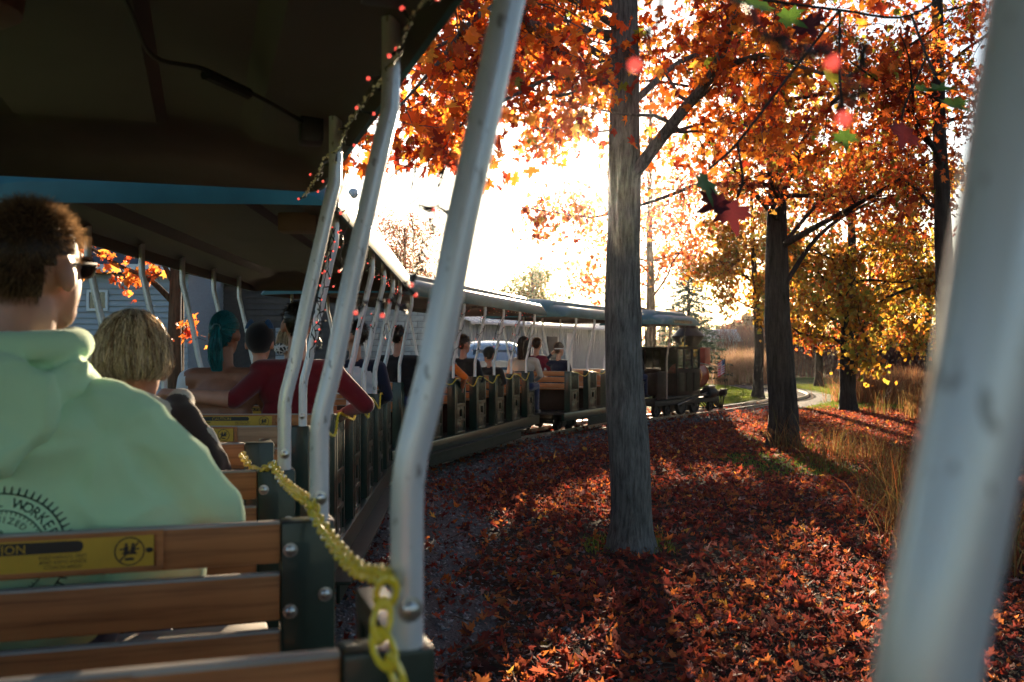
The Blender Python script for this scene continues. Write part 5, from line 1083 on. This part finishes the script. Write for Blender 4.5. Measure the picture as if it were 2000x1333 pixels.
# hood lying on the back: a thick collar roll and the hanging bag, both open tubes of cloth
hd = []
for i in range(13): t = math.pi * (1.12 + .76 * i / 12) * 1.0 - math.pi * 0; hd.append((.135 * math.cos(-R(205) + R(230) * i / 12 - R(12)), .0 + .118 * math.sin(-R(205) + R(230) * i / 12 - R(12)) * .95, .63 + .028 * math.sin(R(180) * i / 12)))
ring = []
for i in range(17):
    a_ = R(150) + R(240) * i / 16; ring.append((.128 * math.cos(a_), .012 + .105 * math.sin(a_), .655 - .012 * math.cos(a_ - R(270))))
hp2 = [('c', ring[i], ring[i + 1], .036, .036, G) for i in range(16)]
ring2 = [(x * 1.16, y * 1.2 - .012, z - .078) for x, y, z in ring]; hp2 += [('c', ring2[i], ring2[i + 1], .036, .036, G) for i in range(16)]
hp2 += [('e', (-.01, -.135, .53), (.135, .045, .11), G), ('e', (-.03, -.150, .475), (.10, .040, .07), G), ('c', (.13, -.06, .60), (.02, -.165, .43), .030, .034, G), ('c', (-.14, -.06, .60), (-.05, -.165, .43), .030, .034, G)]
skinned(hp2, .007, 'hood', man, 2, lambda p: .006 * noise.noise((p[0] * 9, p[1] * 9, p[2] * 9)) + .008 * (1 - 2 * abs(math.sin(20 * (p[2] - .9 * p[0]) + 2.5 * noise.noise((p[0] * 6, p[1] * 6, p[2] * 6))))) * (p[2] < .62))
hair('short', hc, hrot, 1.02, 'hair_brown', man, 9000, .0013, .12, 1.03)
# his glasses
gm_ = MB()
def HW_(p): return hc + hrot @ (Vector(p) * 1.02)
for sd in (-1, 1):
    gm_.tube([HW_((sd * (.036 + .030 * math.cos(t)), .112 - .012 * abs(math.cos(t)), .008 + .022 * math.sin(t))) for t in np.linspace(0, 2 * math.pi, 15)], .0028, 6, 0, False)
    gm_.tube([HW_((sd * .068, .100, .014)), HW_((sd * .084, .05, .014)), HW_((sd * .086, -.005, .012)), HW_((sd * .084, -.03, -.006))], .0034, 6, 0)
    gm_.add([HW_((sd * (.036 + .029 * math.cos(t)), .111 - .012 * abs(math.cos(t)), .008 + .021 * math.sin(t))) for t in np.linspace(0, 2 * math.pi, 14)[:-1]], [tuple(range(13))], 1)
gm_.tube([HW_((-.010, .114, .012)), HW_((.010, .114, .012))], .0026, 6, 0); gm_.build('glasses', ['dark_plastic', 'lens_glass'], man)
# printed union emblem on the hoodie's back, draped onto the cloth
em = MB(); RO = .128
def ring_pt(r_, a): return Vector((r_ * math.sin(a), 0, r_ * math.cos(a)))
n = 140
for r0, r1, a0, a1 in ((.1145, .117, -180, 180), (.084, .086, -180, 180)):
    for k in range(n):
        a, b_ = R(a0 + (a1 - a0) * k / n), R(a0 + (a1 - a0) * (k + 1) / n); em.add([ring_pt(r0, a), ring_pt(r0, b_), ring_pt(r1, b_), ring_pt(r1, a)], [(0, 1, 2, 3)])
for k in range(64):
    a = 2 * math.pi * k / 64; w_ = .016; em.add([ring_pt(.1165, a - w_), ring_pt(.1165, a + w_), ring_pt(.1165 + .013, a + w_ * .35), ring_pt(.1165 + .013, a - w_ * .6)], [(0, 1, 2, 3)]); em.add([ring_pt(.079, a - .010), ring_pt(.079, a + .010), ring_pt(.085, a + .010), ring_pt(.085, a - .010)], [(0, 1, 2, 3)])
def arc_text(s, size, r_, a0, step):
    for i, ch in enumerate(s):
        if ch == ' ': continue
        a = R(a0 + i * step); text_mb(em, ch, size, ring_pt(r_, a), (math.cos(a), 0, -math.sin(a)), (math.sin(a), 0, math.cos(a)), 0)
arc_text('AL WORKERS', .025, .0915, -7, 9.4); arc_text('ANIZED', .0165, .063, -9, 9.8); text_mb(em, 'GA', .022, (.0, 0, .034), (1, 0, 0), (0, 0, 1), 0)
bv = BVHTree.FromPolygons([tuple(v.co) for v in ho.data.vertices], [tuple(p.vertices) for p in ho.data.polygons]); V = []
for p in em.v:
    q = Vector((p[0] + .01, -.6, p[2] + .262)); h = bv.ray_cast(q, Vector((0, 1, 0))); V.append(((h[0] + Vector((0, -.0018, 0))) if h[0] else Vector((q.x, -.16, q.z))))
em.v = [tuple(v) for v in V]; cloth('print_ink', (0.02, 0.035, 0.035), .1, sheen=0); em.build('printed_emblem', 'print_ink', ho, False)

# the others
bl, hc2, rt2 = person('woman with a blonde bob, checked coat and dark scarf behind the man in mint', seat(C1, 3, .165), C1.rz, .70, 'coat_check', 'jeans', 'skin', ('bob', 'hair_blonde', 7000, .0034, .040, 1.10), R(-12), 0, 1.03, None, .010, width=1.1, extra=[('e', (0, -.005, .40), (.115, .10, .055), 'coat_check'), ('e', (0, -.03, .36), (.16, .09, .06), 'coat_check')])
sc = []
for i in range(14):
    a = R(180) + R(210) * i / 13; sc.append((.13 * math.cos(a), .02 + .11 * math.sin(a), .475 + .02 * math.sin(i * 1.3)))
skinned([('c', sc[i], sc[i + 1], .042, .042, 'scarf_dark' if i % 4 < 2 else 'cloth_cream') for i in range(13)] + [('c', (.14, -.04, .45), (.21, -.11, .32), .05, .045, 'scarf_dark'), ('c', (.20, -.07, .40), (.26, -.08, .22), .03, .045, 'cloth_cream'), ('c', (.24, -.09, .34), (.285, -.07, .16), .022, .03, 'scarf_dark')], .010, 'scarf', bl, 3)
tw, hct, rtt = person('woman with a teal ponytail, tan shoulders and a white top', seat(C2, 1, -.03), C2.rz, .925, 'skin_tan', 'jeans', 'skin_tan', ('pony', 'hair_teal', 1800, .005), R(-6), 0, .98, None, .012, mats=dict(torso='skin_tan', la='cloth_white', ra='skin_tan', pelvis='cloth_white'), width=1.08)
MB().torus(tuple(hct + rtt @ Vector((0, -.128, .036))), .02, .007, 12, 6, 0, Matrix.Rotation(R(90), 3, 'X')).build('hair_tie', 'hair_teal', tw)
person('man in a dark red shirt with one arm around the teal haired woman', seat(C2, 1, .375), C2.rz, 1.0, 'cloth_red', 'jeans', 'skin', ('short', 'hair_dark', 700, .004), R(10), 0, 1.0,
       dict(l=((-.20, -.04, .50), (-.31, -.175, .385), (-.60, -.19, .415)), l_bare=True, r=((.22, -.02, .51), (.385, -.02, .345), (.26, .25, .30))), .012, width=1.2)
kid, hck, rtk = person('child in a black beanie with blue cat ears', seat(C2, 2, -.02), C2.rz, .86, 'cloth_black', 'jeans', 'skin', None, 0, 0, 1.0)
bn = MB(); bn.sphere(tuple(hck + Vector((0, -.01, .035))), (.093, .112, .108), 18, 12)
bn.build('beanie', 'cloth_black', kid)
for sd in (-1, 1): MB().lathe([(.042, -.01), (.030, .02), (.014, .045), (.0, .055)], 10, c=tuple(hck + Vector((sd * .055, -.01, .105)))).build('cat_ear', 'cloth_blue', kid)
pb, hcb, rtb = person('person with blonde hair tied by a spotted bow', seat(C2, 3, .02), C2.rz, .86, 'cloth_cream', 'jeans', 'skin', ('bob', 'hair_blonde', 700, .006, .08, 1.02), 0)
MB().sphere(tuple(hcb + Vector((-.05, -.12, -.03))), (.05, .025, .04), 12, 8).sphere(tuple(hcb + Vector((.05, -.12, -.03))), (.05, .025, .04), 12, 8).sphere(tuple(hcb + Vector((0, -.125, -.03))), (.018, .02, .02), 8, 6).build('bow', 'spotted_cloth', pb)
person('dark haired man in a navy and white jacket turning left', seat(C2, 4, .40), C2.rz, .97, 'cloth_navy', 'jeans', 'skin', ('short', 'hair_dark', 600, .005), R(55), mats=dict(chest='cloth_white', torso='cloth_white', la='cloth_white'), width=1.05)
person('broad person in a black jacket resting a hand on the coach side', seat(C3, 0, .50), C3.rz, 1.0, 'cloth_black', 'jeans', 'skin', ('short', 'hair_dark', 500, .006), R(-10), arms=dict(l=((-.22, 0, .52), (-.30, -.08, .33), (-.24, -.22, .26))), width=1.25)
person('passenger in a grey jacket with bright orange sleeves, elbow over the side', seat(C3, 2, .36), C3.rz, .88, 'cloth_grey', 'jeans', 'skin', ('short', 'hair_auburn', 500, .006), R(20), mats=dict(ra='cloth_orange', la='cloth_orange'), arms=dict(r=((.20, -.02, .50), (.40, -.10, .36), (.30, .08, .22))), width=1.05)
person('dark haired boy in a black coat beside the pole', seat(C3, 3, .36), C3.rz, .92, 'cloth_black', 'jeans', 'skin', ('short', 'hair_brown', 700, .005), R(-25))
kc, hkc, rkc = person('small child in a black beanie looking left', seat(C3, 4, .46), C3.rz, .70, 'cloth_black', 'jeans', 'skin', None, R(60), 0, .92, width=1.2); MB().sphere(tuple(hkc + Vector((0, -.005, .04))), (.092, .108, .10), 16, 10).build('beanie', 'cloth_black', kc)
lw, hlw, rlw = person('long haired woman with a headband in a cream and slate jacket', seat(C3, 6, .50), C3.rz, .92, 'cloth_cream', 'jeans', 'skin', ('long', 'hair_dark', 1100, .006, .24, 1.05), R(-8), mats=dict(torso='cloth_slate', la='cloth_cream', ra='cloth_cream'), width=1.12)
MB().tube([tuple(hlw + Vector((.095 * math.cos(t), .0, .03 + .115 * math.sin(t)))) for t in np.linspace(0, math.pi, 15)], .008, 6).build('headband', 'post_pink', lw)
kh, hkh, rkh = person('child with a white headband lifting a hand to the head', seat(C4, 0, .32), C4.rz, .84, 'cloth_navy', 'jeans', 'skin', ('short', 'hair_auburn', 700, .006), R(-15), 0, .98, dict(l=((-.19, 0, .51), (-.34, .02, .55), (-.16, -.02, .72))))
MB().torus(tuple(hkh + Vector((0, -.012, .02))), .096, .010, 20, 6, 0, None, .84).build('headband', 'cloth_white', kh)
person('auburn haired passenger seen over the long haired woman', seat(C4, 0, -.12), C4.rz, .97, 'cloth_maroon', 'jeans', 'skin', ('short', 'hair_auburn', 600, .006), R(10))
person('engine driver in dark clothes at the back of the locomotive cab', LC.w(-.20, .10, .85), LC.rz, .95, 'cloth_black', 'jeans', 'skin', ('short', 'hair_dark', 400, .006), 0)

# ------------------------------------------------------------------ yellow plastic chains
link_d = MB().torus((0, 0, 0), .0088, .0029, 12, 6, 0, None, 1.8).data('chain_link', 'chain_yellow')
def chain(label, pts, parts=True, pitch=.0245, sub=10, sc=1.0, wob=.0):
    P = catmull(pts, sub); o = empty('plastic_chain', P[0]); tag(o, label, 'chain', 'yellow plastic chains'); o0 = o.location.copy(); acc = 0.0; i = 0; mb = MB()
    for a, b_ in zip(P[:-1], P[1:]):
        d = b_ - a; L = d.length; dn = d.normalized()
        while acc < L:
            p = a + dn * acc; q = dn.to_track_quat('X', 'Z') @ Matrix.Rotation(R(40 + 90 * (i % 2) + random.uniform(-8, 8)), 4, 'X').to_quaternion()
            if parts: e = inst('chain_link', link_d, o, p - o0); e.rotation_mode = 'QUATERNION'; e.rotation_quaternion = q; e.scale = (sc,) * 3
            else: mb.torus(p - o0, .0085 * sc, .0034 * sc, 6, 4, 0, q.to_matrix(), 1.75)
            acc += pitch * sc; i += 1
        acc -= L
    if not parts: mb.build('links', 'chain_yellow', o)
    return o
chain('yellow plastic chain drooping along the near coach side past its pole', [at(533, 908, 2.68), at(552, 938, 2.50), at(578, 962, 2.22), at(606, 982, 1.93), at(618, 1010, 1.84), at(640, 1045, 1.70), at(670, 1085, 1.50), at(705, 1115, 1.30), at(756, 1128, 1.09), at(752, 1170, 1.075), at(744, 1235, 1.065), at(752, 1275, 1.055), at(775, 1318, 1.05), at(800, 1400, 1.05)], True, sub=10, sc=1.25)
chain('short yellow chain loop hanging over the far bench of the near coach', [at(473, 888, 2.95), at(483, 905, 2.85), at(497, 917, 2.80), at(515, 916, 2.76), at(533, 908, 2.70)], True, sc=1.1)
for fr_, row0, row1, lab in ((C3, 1, 6, 'yellow chain sagging along the belt of the third coach'), (C4, 0, 2, 'yellow chain sagging along the belt of the fourth coach'), (C2, 0, 5, 'yellow chain sagging along the belt of the second coach')):
    pts = []
    for r_ in range(row0, row1):
        pts += [fr_.w(.625, r_ * SP + .03, 1.115), fr_.w(.63, r_ * SP + .30, 1.085), fr_.w(.64, r_ * SP + .63, 1.02 + .03 * math.sin(r_ * 2))]
    pts.append(fr_.w(.625, row1 * SP + .03, 1.115)); chain(lab, pts, False, sub=6, sc=.85)

# ------------------------------------------------------------------ strings of fairy lights
bulb_d = MB().sphere((0, 0, 0), .0052, 10, 7).data('bulb', 'led_red'); clear_d = MB().sphere((0, 0, 0), .0045, 8, 6).data('bulb', 'led_clear')
def lights(label, runs, every, wire=.0016, sc=1.0, clear=.35, stub=.03, seed=3, bs=1.0, ends=()):
    random.seed(seed); o = empty('fairy_lights', runs[0][0]); tag(o, label, 'lights', 'strings of red fairy lights'); o0 = o.location.copy(); mb = MB(); spots_ = []
    for pts in runs:
        P = [p + Vector((random.gauss(0, .004), random.gauss(0, .004), random.gauss(0, .004))) for p in catmull(pts, 8)]; mb.tube([p - o0 for p in P], wire, 5); acc = (.35 + .65 * random.random()) * every
        for a, b_ in zip(P[:-1], P[1:]):
            L = (b_ - a).length
            while acc < L:
                p = a + (b_ - a) * (acc / max(L, 1e-6)); d = Vector((random.gauss(0, 1), random.gauss(0, 1), random.gauss(-.2, 1))).normalized(); q = p + d * stub * random.uniform(.7, 1.2); mb.tube([p - o0, q - o0], [wire * 1.1, wire * 2.0], 5); spots_.append(q + d * .004); acc += every * random.uniform(.7, 1.3)
            acc -= L
    for q, dq in ends: spots_.append(q)
    mb.build('wire', 'wire_black', o)
    for q in spots_: e = inst('bulb', clear_d if random.random() < clear else bulb_d, o, q - o0); e.scale = (bs,) * 3
    return o
def edge(fr_, x, z, ys, sag=.02): return [fr_.w(x + .008 * math.sin(i * 2.1), y, z - sag * (i % 2)) for i, y in enumerate(ys)]
lights('string of red fairy lights under the near coach canopy edge', [edge(C1, .715, 2.035, np.arange(1.0, 3.5, .22), .012), [C1.w(.725, 2.68, 2.05), C1.w(.76, 2.70, 1.95), C1.w(.765, 2.66, 1.85), C1.w(.75, 2.70, 1.78), C1.w(.76, 2.72, 1.68)]], .13, clear=.12, bs=.85)
tins = MB(); P = catmull(edge(C1, .712, 2.040, np.arange(1.0, 3.5, .22), .012), 12)
o0 = P[0].copy(); tn = empty('bead_garland', o0); tag(tn, 'thin pale bead garland along the near coach canopy edge', 'garland')
for i, p in enumerate(P):
    q = p - o0 + Vector((random.gauss(0, .003), random.gauss(0, .003), random.gauss(0, .003))); tins.sphere(q, .0035, 6, 4)
tins.tube([p - o0 for p in P], .0012, 4); tins.build('beads', 'led_clear', tn)
lights('blurred red fairy lights dangling close to the lens at the top right', [[at(1420, -40, .68), at(1480, 62, .68), at(1560, 88, .66), at(1668, 82, .66), at(1682, 130, .66), at(1658, 190, .66), at(1650, 222, .66)], [at(1520, 75, .67), at(1575, 100, .66), at(1612, 115, .66)]], 99, .0021, clear=.0, stub=.008, bs=1.0, seed=12, ends=((at(1625, 122, .66), 0), (at(1648, 233, .66), 0)))
lights('single blurred red bulb on a wire in front of the big trunk', [[at(1290, -60, .75), at(1268, 40, .75), at(1248, 110, .74)]], 99, .0021, clear=.0, seed=12, ends=((at(1240, 128, .74), 0),))
lights('fairy light wire hanging free between the near poles', [[at(880, 300, 1.5), at(858, 370, 1.5), at(842, 418, 1.5), at(838, 455, 1.5), at(822, 500, 1.5), at(790, 560, 1.5), at(770, 582, 1.5), at(796, 606, 1.5)], [at(842, 418, 1.5), at(822, 403, 1.5)], [at(822, 500, 1.5), at(832, 545, 1.5)], [at(698, 598, 1.5), at(735, 590, 1.5), at(770, 582, 1.5)]], .075, .0019, clear=.25, stub=.02, seed=5, bs=.65)
lights('tangle of red fairy lights around the first pole of the second coach', [[at(655, 445, 4.4), at(640, 520, 4.4), at(628, 580, 4.38), at(618, 640, 4.4), at(606, 700, 4.42)], [at(640, 470, 4.5), at(634, 540, 4.48), at(624, 620, 4.5), at(612, 690, 4.45)], [at(648, 450, 4.36), at(620, 560, 4.36), at(626, 630, 4.36), at(614, 690, 4.4)], [at(636, 480, 4.4), at(618, 580, 4.42), at(608, 660, 4.4)]], .075, .0022, clear=.3, stub=.035, seed=7, bs=.9)
runs = [edge(C2, .72, 2.03, np.arange(.2, 5.0, .3), .03)]
for r_ in (2, 3, 4, 5): runs.append([C2.w(.725, r_ * SP, 2.04), C2.w(.70, r_ * SP + .1, 1.85), C2.w(.66, r_ * SP - .03, 1.66), C2.w(.63, r_ * SP + .05, 1.5)])
lights('string of red fairy lights along the second coach canopy and poles', runs, .12, .0022, clear=.3, stub=.035, seed=8, bs=.85)
runs = [edge(C3, .72, 2.04, np.arange(.4, 5.6, .3), .03)]
for r_ in (2, 3, 4, 5, 6):
    runs.append([C3.w(.725, r_ * SP, 2.04), C3.w(.55, r_ * SP + .2, 1.75), C3.w(.40, r_ * SP + .45, 1.45)]); runs.append([C3.w(.745 - .145 * t + .03 * math.sin(t * 18), r_ * SP + .03 * math.cos(t * 18), 2.02 - .62 * t) for t in np.linspace(0, 1, 12)])
lights('string of fairy lights winding round the third coach poles', runs, .14, .0032, clear=.5, stub=.03, seed=9)

# ------------------------------------------------------------------ thin haze, its glow round the sun standing in for lens flare
m = bpy.data.materials.new('haze_air'); m.use_nodes = True; nt = m.node_tree; nt.nodes.clear(); M['haze_air'] = m
pv = nt.nodes.new('ShaderNodeVolumePrincipled'); pv.inputs['Color'].default_value = (0.93, 0.92, 0.90, 1); pv.inputs['Density'].default_value = 0.0002; pv.inputs['Anisotropy'].default_value = 0.955
mo = nt.nodes.new('ShaderNodeOutputMaterial'); nt.links.new(pv.outputs[0], mo.inputs['Volume'])
hz_ = MB().box((0, 300, 6.0), (1200, 1400, 14.6)).build('haze', 'haze_air', None, False); tag(hz_, 'thin warm haze in the air, set to imitate lens glow round the sun', 'haze', kind='stuff')
scn.cycles.volume_bounces = 0; scn.cycles.volume_step_rate = 10; scn.cycles.volume_max_steps = 32
